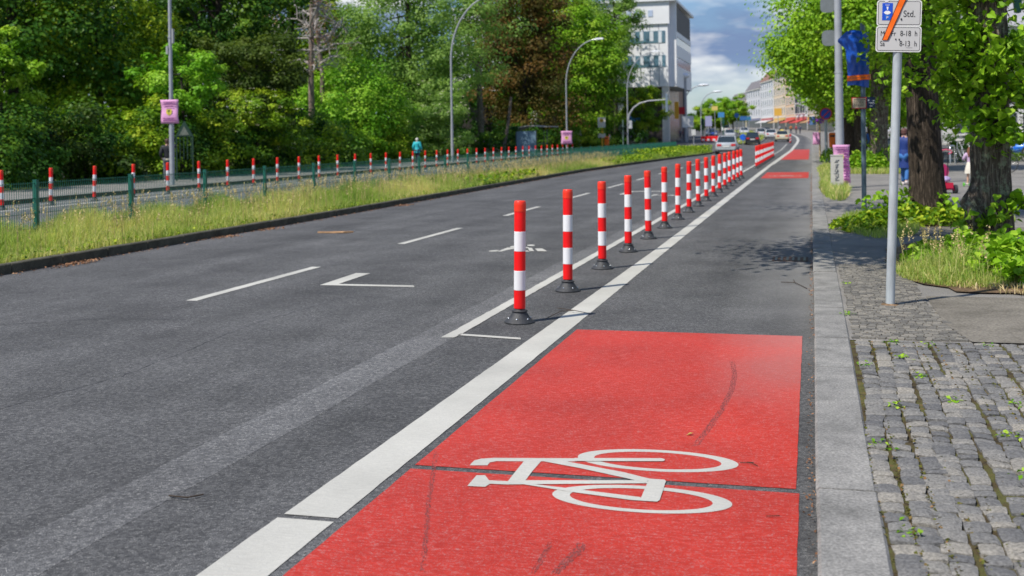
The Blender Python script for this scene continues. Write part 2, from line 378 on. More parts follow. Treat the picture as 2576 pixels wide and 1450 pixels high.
structure(sheet('road', lambda Y: median_edge(Y) if Y < 101 else -24 + bend(Y), lambda Y: bend(Y), -10, 620, 0.0, M['asphalt'], 1.5, 4))
sheet('opposite_road', -22.28, -12.35, -10, 104, -.12, M['asphalt_far'])
sheet('opposite_pavement', lambda Y: -27.2 + bend(Y), lambda Y: -22.4 + bend(Y), -10, 420, 0.0, M['pavement'])
sheet('median_soil', -12.3, lambda Y: median_edge(Y) - .10, -10, 101.5, .085, M['soil'], 3.0, 3)
sheet('milled_strip', lambda Y: -3.13 + .006 * math.sin(Y * 3.1) + .004 * math.sin(Y * 9.7), lambda Y: -2.80 + .006 * math.sin(Y * 2.3 + 1), -6, 60, .0012, M['milled'], .25)
PZ = .106
sheet('pavement_bed', .24, 40, -6, 8.46, PZ, M['moss'], 5)
sheet('pavement', lambda Y: .24 + bend(Y), lambda Y: 40 + bend(Y), 8.46, 600, .110, M['pavement'], 4, 1)

# kerbs (granite blocks on the right, old concrete on the median)
def kerb(name, xa, xb, joints, z0, z1, m, face_dx=.0, gap=.009):
    b = MB(); rr = random.Random(3)
    for a, c in zip(joints[:-1], joints[1:]):
        d = rr.uniform(-.004, .004); e = .012
        ya, yb = a + gap, c - gap
        A0, B0 = (xa(ya) + d, xb(ya) + d); A1, B1 = (xa(yb) + d, xb(yb) + d)
        za = z1 + rise(ya) + rr.uniform(-.004, .003); zb = z1 + rise(yb) + rr.uniform(-.004, .003); q = z0
        vs = [(A0, ya, q), (A0, ya, za - e), (A0 + e, ya, za), (B0 - e, ya, za), (B0, ya, za - e), (B0, ya, q),
              (A1, yb, q), (A1, yb, zb - e), (A1 + e, yb, zb), (B1 - e, yb, zb), (B1, yb, zb - e), (B1, yb, q)]
        b.add(vs, [(i, i + 1, i + 7, i + 6) for i in range(5)] + [(5, 4, 3, 2, 1, 0), (6, 7, 8, 9, 10, 11)])
    return structure(b.build(name, m))
jr = [-4 + i * 1.25 for i in range(6)] + [3.62, 4.87, 6.21, 7.4, 8.47, 9.95, 11.23, 12.5, 13.83, 14.97, 16.0, 17.08]
while jr[-1] < 60: jr.append(jr[-1] + 1.0 + RND.uniform(-.05, .1))
while jr[-1] < 420: jr.append(jr[-1] + 5.0)
kerb('kerb', lambda Y: 0.0 + bend(Y), lambda Y: .245 + bend(Y), jr, -.1, .12, M['granite'])
jl = [-8 + i * 1.0 for i in range(70)]
while jl[-1] < 101: jl.append(jl[-1] + 2.0)
kerb('median_kerb', lambda Y: median_edge(Y) - .13, lambda Y: median_edge(Y), jl, -.1, .125, M['dark_kerb'])
kerb('opposite_kerb', lambda Y: -22.42, lambda Y: -22.26, [-8 + 2.0 * i for i in range(58)], -.25, .01, M['dark_kerb'])
kerb('fence_side_kerb', lambda Y: -12.38, lambda Y: -12.26, [-8 + 2.0 * i for i in range(55)], -.25, .09, M['dark_kerb'])

# second median further on, where the road bends
m2l = lambda Y: -10.5 + bend(Y); m2r = lambda Y: -6.4 - 1.2 * max(0, (150 - Y) / 12) + bend(Y)
sheet('far_median', m2l, m2r, 138, 400, .12, M['grassy'], 4, 2)
kerb('far_median_kerb', lambda Y: m2r(Y), lambda Y: m2r(Y) + .15, [138 + 4 * i for i in range(60)], -.1, .14, M['granite'])

# cobbles: every stone modelled, on a mossy bed
rr = random.Random(5); vs = []; fs = []; tint = []; 
def stone(x0, x1, y0, y1, z, seed, amp=.006):
    q = random.Random(seed); n = 4; b = len(vs); lx, ly = x1 - x0, y1 - y0; t = q.random()
    sk = q.uniform(-.1, .1); tl = q.uniform(-.004, .004); tm = q.uniform(-.004, .004)
    c = [[q.uniform(-.1, .1) for _ in range(2)] for _ in range(4)]
    for i in range(n + 1):
        for j in range(n + 1):
            u, v = i / n, j / n
            # rounded, irregular outline
            du = (c[0][0] * (1 - u) * (1 - v) + c[1][0] * u * (1 - v) + c[2][0] * u * v + c[3][0] * (1 - u) * v)
            dv = (c[0][1] * (1 - u) * (1 - v) + c[1][1] * u * (1 - v) + c[2][1] * u * v + c[3][1] * (1 - u) * v)
            uu, vv = 2 * u - 1, 2 * v - 1
            k = 1 - .055 * (uu * uu * vv * vv)
            px = (x0 + x1) / 2 + (uu * k * .5 + du) * lx; py = (y0 + y1) / 2 + (vv * k * .5 + dv + sk * uu * .3) * ly
            e = max(abs(uu), abs(vv)); edge = 0 if e < .99 else -.0045
            if abs(uu) > .99 and abs(vv) > .99: edge = -.008
            vs.append((px, py, z + edge + tl * uu + tm * vv + q.uniform(-1, 1) * .0022)); tint.append(t)
    for i in range(n):
        for j in range(n): a = b + i * (n + 1) + j; fs.append((a, a + n + 1, a + n + 2, a + 1))
    ring = [b + i * (n + 1) for i in range(n + 1)] + [b + n * (n + 1) + j for j in range(1, n + 1)] + [b + i * (n + 1) + n for i in range(n - 1, -1, -1)] + [b + j for j in range(n - 1, 0, -1)]
    s0 = len(vs)
    for r_ in ring: x, y, zz = vs[r_]; vs.append((x, y, zz - .05)); tint.append(t)
    m = len(ring)
    for i in range(m): fs.append((ring[i], s0 + i, s0 + (i + 1) % m, ring[(i + 1) % m]))
k = 0; X = .262; sd = 0
while X < 4.6:
    wdt = .094 + rr.uniform(-.006, .010)
    Y = 2.6 + rr.uniform(0, .08); ph = rr.uniform(0, 6)
    while Y < 8.40:
        ln = rr.choice([.08, .095, .105, .12]) + rr.uniform(-.012, .02)
        wob = .025 * math.sin(Y * .9 + .6 * X) + .012 * math.sin(Y * 2.3 + ph)
        g = rr.uniform(.002, .006)
        stone(X + wob + g, X + wob + wdt - g * .6, Y + g * .5, min(Y + ln - g * .6, 8.44), .121 + rr.uniform(-.004, .004) + (rr.uniform(-.01, 0) if rr.random() < .1 else 0), sd); sd += 1
        Y += ln
    X += wdt
def attr_mesh(name, vs, fs, tint, m, parent=None, smooth=False):
    me = bpy.data.meshes.new(name); me.from_pydata(vs, [], fs); a = me.attributes.new('tint', 'FLOAT', 'POINT'); a.data.foreach_set('value', tint)
    me.materials.append(m); me.polygons.foreach_set('use_smooth', [smooth] * len(fs)); me.update()
    o = bpy.data.objects.new(name, me); C.objects.link(o)
    if parent: o.parent = parent
    return o
M['cobble'] = mat_attr('cobblestone', (.105, .104, .104), (.17, .165, .155), (.255, .235, .20), .8, .55, 75.0, .9)
structure(attr_mesh('cobblestone_paving', vs, fs, tint, M['cobble'], smooth=False))
# small mosaic setts behind them
vs, fs, tint = [], [], []; sd = 90000; Y = 8.50
while Y < 13.2:
    X = .26 + rr.uniform(0, .03); h = .062 + rr.uniform(-.006, .006)
    xe = .96 + .22 * max(0, (8.9 - Y)) - .0 + .06 * math.sin(Y)
    while X < xe:
        l = rr.uniform(.05, .075); b0 = len(vs); t = rr.random(); z = .121 + rr.uniform(-.002, .002)
        wob = .012 * math.sin(X * 9 + Y * 2); q = .004; j = [rr.uniform(-.006, .006) for _ in range(8)]
        pts = [(X + q + j[0], Y + q + wob + j[1]), (X + l - q + j[2], Y + q + wob + j[3]), (X + l - q + j[4], Y + h - q + wob + j[5]), (X + q + j[6], Y + h - q + wob + j[7])]
        for x, y in pts: vs.append((x, y, z)); tint.append(t)
        for x, y in pts: vs.append((x, y, z - .02)); tint.append(t)
        fs.append((b0, b0 + 1, b0 + 2, b0 + 3)); fs += [(b0 + (i + 1) % 4, b0 + i, b0 + 4 + i, b0 + 4 + (i + 1) % 4) for i in range(4)]
        X += l
    Y += h
M['mosaic'] = mat_attr('mosaic_setts', (.10, .095, .085), (.16, .15, .13), (.24, .22, .185), .85, .35, 120.0, .6)
structure(attr_mesh('mosaic_paving', vs, fs, tint, M['mosaic']))
sheet('paving_slabs', lambda Y: .97 + .22 * max(0, 8.9 - Y), 12, 8.46, 10.75, .121, M['slab'], 1)
sheet('paving_slabs_shaded', 1.0, 12, 17.1, 18.6, .119, M['slab'], 2)
# planting pits round the trees
def pit(cx, cy, rx, ry, z, seed):
    q = random.Random(seed); b = MB(); n = 40
    ring = [(cx + rx * math.copysign(abs(math.cos(a)) ** .6, math.cos(a)) * q.uniform(.93, 1.07), cy + ry * math.copysign(abs(math.sin(a)) ** .6, math.sin(a)) * q.uniform(.93, 1.07), z) for a in [2 * PI * i / n for i in range(n)]]
    b.add([(cx, cy, z + .008)] + ring, [(0, 1 + i, 1 + (i + 1) % n) for i in range(n)])
    o = b.build('soil', M['soil'], fix=False); return structure(o)
pit(2.45, 13.6, 1.55, 2.75, .126, 1); pit(1.9, 19.9, 1.15, 1.25, .126, 2); pit(2.4, 45, 1.6, 2.5, .126, 3)

# drain cover by the gutter
b = MB(); b.box(-.50, -.06, 14.5, 15.0, -.02, .006); 
for i in range(6): b.box(-.47 + i * .07, -.44 + i * .07, 14.54, 14.96, .006, .010, 1)
M['rust'] = mat('rusty_iron', (.10, .055, .035), .8, .3, var=.4, vscale=30)
tag(b.build('drain_cover', [M['rust'], M['black']]), 'rusty square drain cover in the gutter beside the kerb', 'drain')

# ------------------------------------------------------------------ painted markings
mk = [.003]
def paint(name, polys, m='paint', base=None):
    b = MB()
    for i, p in enumerate(polys):
        z = (base if base else mk[0]) + .0006 * i
        b.add([(x, y, z + rise(y)) for x, y in p], [tuple(range(len(p)))])
    o = b.build(name, M[m], fix=False)
    for f in o.data.polygons:
        pass
    bm = bmesh.new(); bm.from_mesh(o.data)
    for f in bm.faces:
        f.normal_update()
        if f.normal.z < 0: f.normal_flip()
    bmesh.ops.triangulate(bm, faces=bm.faces); bm.to_mesh(o.data); bm.free()
    return structure(o)
def edge_wobble(x, ya, yb, d, seed):
    q = random.Random(seed); n = max(2, int(abs(yb - ya) / .10)); n = min(n, 160)
    return [(x + q.uniform(-d, d), ya + (yb - ya) * i / n) for i in range(n + 1)]
def rect(xa, xb, ya, yb, d=.004, seed=1):
    return edge_wobble(xb, ya, yb, d, seed) + edge_wobble(xa, yb, ya, d, seed + 1)
# wide lane line with its saw cut
def taper(xa0, xa1, xb0, xb1, ya, yb, d, seed):
    q = random.Random(seed); n = 120; ys = [ya + (yb - ya) * i / n for i in range(n + 1)]
    return [(xb0 + (xb1 - xb0) * i / n + q.uniform(-d, d), y) for i, y in enumerate(ys)] + [(xa0 + (xa1 - xa0) * (n - i) / n + q.uniform(-d, d), y) for i, y in enumerate(reversed(ys))]
wide = [rect(-2.215, -1.955, -3, 4.37, .0018), taper(-2.205, -2.13, -1.955, -1.955, 4.415, 16, .002, 3), taper(-2.13, -2.12, -1.955, -1.93, 16.0, 60, .004, 7)]
paint('wide_line', wide)
sheet('wide_line_far', lambda Y: -2.12 + .003 * max(0, Y - 60) + bend(Y) * .8, lambda Y: -1.88 + .004 * max(0, Y - 60) + bend(Y) * .8, 60, 330, .005, M['paint'], 3)
paint('thin_line', [[(-2.90, 8.60)] + rect(-2.785, -2.89, 20, 8.64)[::-1][:0] + [(-2.79, 8.62)] + edge_wobble(-2.78, 8.7, 20, .004, 21) + edge_wobble(-2.89, 20, 8.9, .005, 22), rect(-2.87, -2.76, 20, 52)], base=.005)
sheet('thin_line_far', -2.86, -2.76, 52, 138, .006, M['paint'], 4)
paint('end_line', [[(-2.79, 8.80), (-2.26, 8.70), (-2.24, 8.625), (-2.795, 8.725)]], base=.005)
dashes = [rect(-6.13, -6.01, 10.17 + 6.03 * k, 13.15 + 6.03 * k, .003, k) for k in range(-1, 16)]
paint('centre_dashes', dashes)
# old sealed cracks
M['crack'] = mat('crack_filler', (.022, .022, .024), .7)
def crack(name, pts, w, seed):
    q = random.Random(seed); b = MB(); P = [Vector((x, y, .0018)) for x, y in pts]; out = []
    for a, c in zip(P[:-1], P[1:]):
        k = max(2, int((c - a).length / .09)); out += [a.lerp(c, i / k) + Vector((q.uniform(-.02, .02), q.uniform(-.02, .02), 0)) for i in range(k)]
    ww = [w * q.uniform(.2, 1.2) for _ in out]
    for i in range(len(out) - 1):
        t = (out[i + 1] - out[i]).normalized(); n = Vector((-t.y, t.x, 0)); b.add([out[i] - n * ww[i], out[i] + n * ww[i], out[i + 1] + n * ww[i + 1], out[i + 1] - n * ww[i + 1]], [(0, 1, 2, 3)])
    structure(b.build(name, M['crack'], fix=False))
crack('road_crack', [(-7.5, 8.2), (-6.9, 8.6), (-6.3, 9.0), (-5.4, 9.1)], .006, 1); crack('road_crack', [(-8.0, 15.0), (-7.7, 19), (-7.8, 23), (-7.6, 27)], .008, 2)
crack('road_crack', [(-4.9, 5.2), (-4.6, 6.8), (-4.75, 8.9), (-4.6, 10.8)], .004, 3); crack('road_crack', [(-3.9, 18.4), (-3.3, 18.9), (-3.15, 20.3)], .007, 4); crack('road_crack', [(-1.7, 11.2), (-.9, 11.35), (-.3, 11.2)], .003, 5)
# red bicycle field
gapY = 5.19
M_red = [rect(-1.90, -.075, -2, gapY - .03, .0018, 31), rect(-1.90, -.09, gapY + .03, 9.165, .0018, 33)]
paint('red_bike_field', M_red, 'paint_red', .0025)
paint('red_bike_field_far', [rect(-1.78, -.12, 41.4, 47.7, .01, 41), rect(-1.86, -.18, 70.5, 112, .01, 43)], 'paint_red', .0025)
K = 1.7173
def dz(cx, cy): return ((1500 + cx / K) * .67153, (1600 + cy / K) * .67153)
def gq(cx, cy):
    p = gp(*dz(cx, cy)); return (p.x, p.y)
def ringpoly(l, r, t, bt, li, ri, ti, bi, n=72):
    L_, R_, T_, B_ = gq(*l), gq(*r), gq(*t), gq(*bt)
    cxx, cyy = (L_[0] + R_[0]) / 2, (T_[1] + B_[1]) / 2; rx, ry = (R_[0] - L_[0]) / 2, (T_[1] - B_[1]) / 2
    l2, r2, t2, b2 = gq(*li), gq(*ri), gq(*ti), gq(*bi)
    c2, d2 = (l2[0] + r2[0]) / 2, (t2[1] + b2[1]) / 2; sx, sy = (r2[0] - l2[0]) / 2, (t2[1] - b2[1]) / 2
    out = []
    for i in range(n):
        a, c = 2 * PI * i / n, 2 * PI * (i + 1) / n
        out.append([(cxx + rx * math.cos(a), cyy + ry * math.sin(a)), (cxx + rx * math.cos(c), cyy + ry * math.sin(c)), (c2 + sx * math.cos(c), d2 + sy * math.sin(c)), (c2 + sx * math.cos(a), d2 + sy * math.sin(a))])
    return out
w1 = ringpoly((1130, 208), (2177, 240), (1560, 147), (1760, 298), (1238, 212), (2067, 237), (1600, 165), (1720, 279))
w2 = ringpoly((965, 450), (2137, 497), (1480, 380), (1700, 568), (1083, 452), (2012, 490), (1500, 401), (1650, 545))
frame = [
    [(447, 253), (458, 238), (475, 222), (520, 210), (600, 205), (1135, 208), (1135, 228), (900, 228), (620, 226), (575, 234), (560, 253)],
    [(795, 226), (905, 227), (850, 290), (803, 352), (690, 358), (735, 300)],
    [(430, 387), (490, 318), (545, 318), (570, 350), (690, 356), (690, 378), (575, 373), (545, 393)],
    [(690, 355), (803, 351), (1590, 350), (1590, 370), (850, 376), (690, 378)],
    [(780, 375), (850, 375), (960, 388), (1160, 412), (1545, 460), (1550, 483), (1480, 478), (1100, 426)],
    [(905, 226), (1060, 228), (1440, 300), (1610, 343), (1575, 366), (1400, 326), (1150, 272)],
    [(1600, 341), (1700, 348), (1708, 358), (1668, 480), (1650, 490), (1540, 483), (1575, 400)],
    [(1120, 208), (1680, 210), (1700, 216), (1702, 222), (1690, 229), (1120, 228)]]
frame = [[gq(*p) for p in q] for q in frame]
def ringmesh(name, rings, fr_, z):
    b = MB()
    for k, r_ in enumerate(rings):
        for q in r_: b.add([(x, y, z + .0004 * k) for x, y in q], [(0, 1, 2, 3)])
    for i, q in enumerate(fr_): b.add([(x, y, z + .0008 + .0003 * i) for x, y in q], [tuple(range(len(q)))])
    o = b.build(name, M['paint'], fix=False); bm = bmesh.new(); bm.from_mesh(o.data)
    for f in bm.faces:
        f.normal_update()
        if f.normal.z < 0: f.normal_flip()
    bmesh.ops.triangulate(bm, faces=bm.faces); bm.to_mesh(o.data); bm.free(); return structure(o)
ringmesh('bicycle_symbol', [w1, w2], frame, .0040)
# same symbol on the next red field, seen as a pale smear
o = bpy.data.objects['bicycle_symbol'].copy(); C.objects.link(o); o.location = (0, 38.4, 0); o['kind'] = 'structure'; 
# corner marks and the figure of the drop-off bay
def gpo(pts): return [(gp(x, y).x, gp(x, y).y) for x, y in pts]
paint('bay_corner', [[(-5.27, 11.50), (-4.16, 11.50), (-4.22, 11.62), (-5.10, 11.62), (-5.12, 12.6), (-5.30, 12.6)]])
paint('bay_corner_far', [[(-5.10, 30.5), (-5.10, 32.3), (-4.0, 32.3), (-4.0, 32.05), (-4.93, 32.05), (-4.93, 30.5)]])
K4 = 2.588
def g4(pts): return gpo([((1800 + x / K4) * .67153, (700 + y / K4) * .67153) for x, y in pts])
def ell(cx, cy, rx, ry, n=20, tilt=0): return [(cx + rx * math.cos(2 * PI * i / n), cy + ry * math.sin(2 * PI * i / n) + tilt * math.cos(2 * PI * i / n)) for i in range(n)]
fig = [g4(ell(130, 624, 50, 7, tilt=-3)), g4([(165, 631), (205, 631), (262, 615), (340, 602), (340, 594), (260, 592)]),
       g4([(285, 584), (300, 578), (380, 576), (385, 588), (350, 592), (290, 591)]), g4(ell(490, 571, 37, 7)),
       g4([(455, 596), (498, 597), (520, 628), (478, 628)]), g4([(340, 613), (455, 622), (478, 634), (430, 634), (330, 620)]),
       g4([(528, 604), (598, 603), (648, 630), (555, 630)]), g4([(385, 592), (460, 590), (470, 598), (400, 602)])]
paint('figure_symbol', fig)
figf = [[(x + .15, 30.2 + (y - 15.8) * 1.0) for x, y in q] for q in fig]
paint('figure_symbol_far', figf)
# opposite road: white line of the cycle lane
sheet('opposite_line', -20.35, -20.15, -8, 104, -.112, M['paint'])
sheet('opposite_line_thin', -21.35, -21.25, -8, 104, -.112, M['paint'])
# tyre marks on the red field
M['tyre'] = mat('tyre_mark', (.22, .045, .04), .8, var=.5, vscale=60)
def streak(pts, w, name='tyre_mark', m='tyre', z=.0033, seed=0, dens=1.0):
    q = random.Random(seed); b = MB(); P = [Vector((*gq(*p), 0)) for p in pts]; out = []
    for a, c in zip(P[:-1], P[1:]):
        k = max(2, int((c - a).length / .012))
        for i in range(k): out.append(a.lerp(c, i / k))
    for i in range(len(out) - 1):
        f = min(1, min(i, len(out) - i) / (len(out) * .18)); t = (out[i + 1] - out[i]).normalized(); n = Vector((-t.y, t.x, 0))
        if f > .02:
            for s in range(int(6 * dens)):
                if q.random() > .55 * f + .3: continue
                o_ = q.uniform(-.5, .5) * w; hw = q.uniform(.02, .10) * w; p0 = out[i] + n * o_; L_ = .016
                b.add([p0 - n * hw + Vector((0, 0, z)), p0 + n * hw + Vector((0, 0, z)), p0 + n * hw * .7 + t * L_ + Vector((0, 0, z + .00003 * s)), p0 - n * hw * .7 + t * L_ + Vector((0, 0, z + .00003 * s))], [(0, 1, 2, 3)])
    return structure(b.build(name, M[m], fix=False))
def k1(x, y): return (((1600 + x / 1.3693) - 1500) * K, ((1100 + y / 1.3693) - 1600) * K)
streak([k1(1565, 350), k1(1578, 420), k1(1562, 500), k1(1510, 600), k1(1440, 700), k1(1370, 790)], .035, seed=1, dens=1.6)
streak([(970, 740), (940, 800), (900, 870), (850, 955)], .022, seed=2)
streak([(1175, 745), (1140, 810), (1070, 870), (985, 955)], .04, seed=3, dens=1.4)
streak([(232, 150), (210, 300), (180, 500), (165, 700), (140, 950)], .022, seed=4, dens=.9)
# ------------------------------------------------------------------ leaves, grass, trees
def leaf_mesh(name, P, size, m, parent=None, tint=None, up=.6, seed=0, shape='quad', droop=0.0, nb=None):
    rg = np.random.default_rng(seed); P = np.asarray(P, float); N = len(P)
    size = np.broadcast_to(np.asarray(size, float), (N,)) * rg.uniform(.65, 1.3, N)
    n = rg.normal(size=(N, 3)); n /= np.linalg.norm(n, axis=1, keepdims=True); n[:, 2] = np.abs(n[:, 2]) * .6 + up; n /= np.linalg.norm(n, axis=1, keepdims=True)
    if nb is not None: n = n * .55 + nb; n /= np.linalg.norm(n, axis=1, keepdims=True)
    t = rg.normal(size=(N, 3)); t[:, 2] -= droop; t -= n * (t * n).sum(1, keepdims=True); t /= np.linalg.norm(t, axis=1, keepdims=True); s = np.cross(n, t)
    if shape == 'heart':
        U = [0, -.07, .10, .40, .72, 1.05, 0, -.07, .10, .40, .72, 1.05]; W = [0, .22, .43, .46, .24, 0, 0, -.22, -.43, -.46, -.24, 0]
        H = [0, .05, .10, .08, .02, -.12, 0, .05, .10, .08, .02, -.12]; loops = [0, 1, 2, 3, 4, 5, 6 + 5, 6 + 4, 6 + 3, 6 + 2, 6 + 1, 6 + 0]
        U, W, H = map(np.array, (U, W, H)); nv = 12; ll = 6; nf = 2
    else:
        U = np.array([0, .45, 1., .45]); W = np.array([0, .34, 0, -.34]); H = np.array([0, .10, -.06, .10]); nv = 4; loops = [0, 1, 2, 0, 2, 3]; ll = 3; nf = 2
    S = size[:, None, None]
    V = P[:, None, :] + S * ((U[None, :, None] - .4) * t[:, None, :] + W[None, :, None] * s[:, None, :] + H[None, :, None] * n[:, None, :])
    if tint is None: tint = rg.random(N)
    me = bpy.data.meshes.new(name); me.vertices.add(N * nv); me.vertices.foreach_set('co', V.reshape(-1).astype(np.float32))
    L = (np.arange(N)[:, None] * nv + np.array(loops)[None, :]).reshape(-1)
    me.loops.add(len(L)); me.loops.foreach_set('vertex_index', L.astype(np.int32)); me.polygons.add(N * nf)
    me.polygons.foreach_set('loop_start', (np.arange(N * nf) * ll).astype(np.int32)); me.polygons.foreach_set('loop_total', np.full(N * nf, ll, np.int32))
    me.update(calc_edges=True)
    a = me.attributes.new('tint', 'FLOAT', 'POINT'); a.data.foreach_set('value', np.repeat(np.clip(tint, 0, 1), nv).astype(np.float32))
    me.materials.append(m); o = bpy.data.objects.new(name, me); C.objects.link(o)
    if parent: o.parent = parent
    return o
def crown_pts(rg, c, r, nclump, per, cr, shell=.5, flat=.6, zmin=None, lobes=.28):
    """clumps spread through a lobed ellipsoid; returns points, tints, clump centres"""
    c = np.array(c); r = np.array(r)
    d = rg.normal(size=(nclump, 3)); d /= np.linalg.norm(d, axis=1, keepdims=True)
    ph = rg.uniform(0, 6.28, 6); az = np.arctan2(d[:, 1], d[:, 0]); el = d[:, 2]
    lob = 1 + lobes * (np.sin(az * 2 + ph[0]) * .5 + np.sin(az * 5 + ph[1] + el * 3) * .5 + np.sin(el * 7 + ph[2] + az) * .4)
    rad = (shell + (1 - shell) * rg.random(nclump) ** .7) * lob
    cc = c + d * rad[:, None] * r
    if zmin is not None: cc = cc[cc[:, 2] > zmin]
    k = len(cc); ct = rg.random(k)
    sz = cr * rg.uniform(.6, 1.5, k)
    idx = np.repeat(np.arange(k), per)
    g = rg.normal(size=(len(idx), 3)); g /= np.linalg.norm(g, axis=1, keepdims=True); nbv = g.copy(); g = g * (.45 + .55 * rg.random(len(idx)) ** .5)[:, None] * (1 + .25 * rg.normal(size=len(idx)))[:, None]; g[:, 2] *= flat
    P = cc[idx] + g * sz[idx][:, None]
    if zmin is not None: P[:, 2] = np.maximum(P[:, 2], zmin - .3 + .4 * rg.random(len(P)))
    T = np.clip(.65 * ct[idx] + .35 * rg.random(len(idx)), 0, 1)
    out = cc[idx] - c; out /= np.linalg.norm(out, axis=1, keepdims=True) + 1e-6; nbv = nbv * .8 + out * .3 + np.array([0, 0, .35]); NB[0] = nbv
    return P, T, cc
NB = [None]
def trunk_mesh(name, base, top, r0, r1, limbs, m, parent, rg, n=10, bend_=.25):
    b = MB(); B = Vector(base); T = Vector(top); k = 7; pts = []; rr_ = []
    w1_, w2_ = rg.uniform(-bend_, bend_, 2)
    for i in range(k):
        f = i / (k - 1); p = B.lerp(T, f); p.x += w1_ * math.sin(f * 3.0); p.y += w2_ * math.sin(f * 2.5 + .4) - w2_ * .39; pts.append(p)
        rr_.append((r0 + (r1 - r0) * f) * (1 + .5 * max(0, .12 - f) / .12))
    pts[0].z -= .15
    b.tube(pts, rr_, n)
    for q in limbs:
        q = Vector(q); f = rg.uniform(.4, .98); i = f * (k - 1); p0 = pts[int(i)].lerp(pts[min(k - 1, int(i) + 1)], i % 1)
        mid = p0.lerp(q, .5) + Vector((0, 0, (q - p0).length * .12)) + Vector(rg.normal(size=3) * .15)
        ra = r1 * rg.uniform(.35, .65); b.tube([p0, p0.lerp(mid, .5), mid, mid.lerp(q, .6), q], [ra, ra * .8, ra * .6, ra * .35, ra * .12], 6)
    return b.build(name, m, parent, fix=False)
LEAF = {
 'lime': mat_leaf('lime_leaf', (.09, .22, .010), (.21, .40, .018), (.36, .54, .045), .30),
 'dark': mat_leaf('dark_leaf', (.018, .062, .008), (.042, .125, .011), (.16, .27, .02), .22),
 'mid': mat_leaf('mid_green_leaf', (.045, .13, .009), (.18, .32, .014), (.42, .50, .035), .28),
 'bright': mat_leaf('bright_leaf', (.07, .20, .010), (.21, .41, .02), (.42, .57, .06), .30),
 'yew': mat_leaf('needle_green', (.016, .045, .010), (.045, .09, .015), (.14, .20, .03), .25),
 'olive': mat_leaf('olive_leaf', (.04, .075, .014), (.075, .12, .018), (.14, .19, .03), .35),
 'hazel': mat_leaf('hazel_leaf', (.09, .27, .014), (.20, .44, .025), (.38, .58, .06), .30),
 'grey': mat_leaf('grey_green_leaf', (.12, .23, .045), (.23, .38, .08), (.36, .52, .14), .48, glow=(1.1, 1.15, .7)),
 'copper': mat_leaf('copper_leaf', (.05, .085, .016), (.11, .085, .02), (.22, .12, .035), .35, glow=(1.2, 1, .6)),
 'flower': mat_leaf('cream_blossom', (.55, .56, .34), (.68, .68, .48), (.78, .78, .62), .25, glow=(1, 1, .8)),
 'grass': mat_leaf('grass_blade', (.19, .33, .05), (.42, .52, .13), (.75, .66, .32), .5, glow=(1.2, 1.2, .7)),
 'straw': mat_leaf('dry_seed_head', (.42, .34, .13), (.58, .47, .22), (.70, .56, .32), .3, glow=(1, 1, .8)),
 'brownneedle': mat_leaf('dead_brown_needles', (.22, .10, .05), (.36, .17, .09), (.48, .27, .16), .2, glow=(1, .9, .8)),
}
def tree(name, label, base, cz, r, n, ls, leaf, bark='bark_d', trunk_r=.25, cat='tree', group=None, shell=.45, nclump=None, cr=None, flat=.6, off=(0, 0), zmin=None, seed=None, up=.55, droop=0, lobes=.28, extra=None, shape='quad', ttop=None, kids=True):
    seed = seed if seed is not None else int(abs(base[0] * 31 + base[1] * 7)) % 9999; rg = np.random.default_rng(seed)
    root = empty(name, base, 0, label, cat, group); zb = base[2]
    rx, ry, rz = r if hasattr(r, '__len__') else (r, r, r)
    n = int(n * 1.25); nclump = nclump or max(14, int(n / 150)); cr = cr or (rx * ry * rz) ** (1 / 3) * .21
    P, T, cc = crown_pts(rg, (off[0], off[1], cz - zb), (rx, ry, rz), nclump, max(3, n // nclump), cr, shell, flat, zmin, lobes)
    leaf_mesh('crown', P, ls, LEAF[leaf], root, T, up, seed, shape, droop, NB[0])
    if extra:
        kind, cnt, es = extra; q = rg.integers(0, len(P), cnt); E = P[q] + rg.normal(size=(cnt, 3)) * .12
        d = E - np.array([off[0], off[1], cz - zb]); E = E + d * .05
        E = np.repeat(E, 7, 0) + rg.normal(size=(cnt * 7, 3)) * np.array([.07, .07, .02]); leaf_mesh('blossom', E, es, LEAF[kind], root, None, 1.5, seed + 1)
    if kids:
        top = ttop if ttop is not None else cz - zb + rz * .35
        trunk_mesh('trunk', (0, 0, 0), (off[0] * .7, off[1] * .7, top), trunk_r, trunk_r * .45, cc[rg.integers(0, len(cc), min(14, len(cc)))], M[bark], root, rg)
    return root
def tp(x, D, z=0.0):                         # spot on the ground under picture column x, D metres ahead
    p = at(x, 345, D); return (p.x, p.y, z)
def cz(y, D): return HCAM - (y - 345) / FPX * D

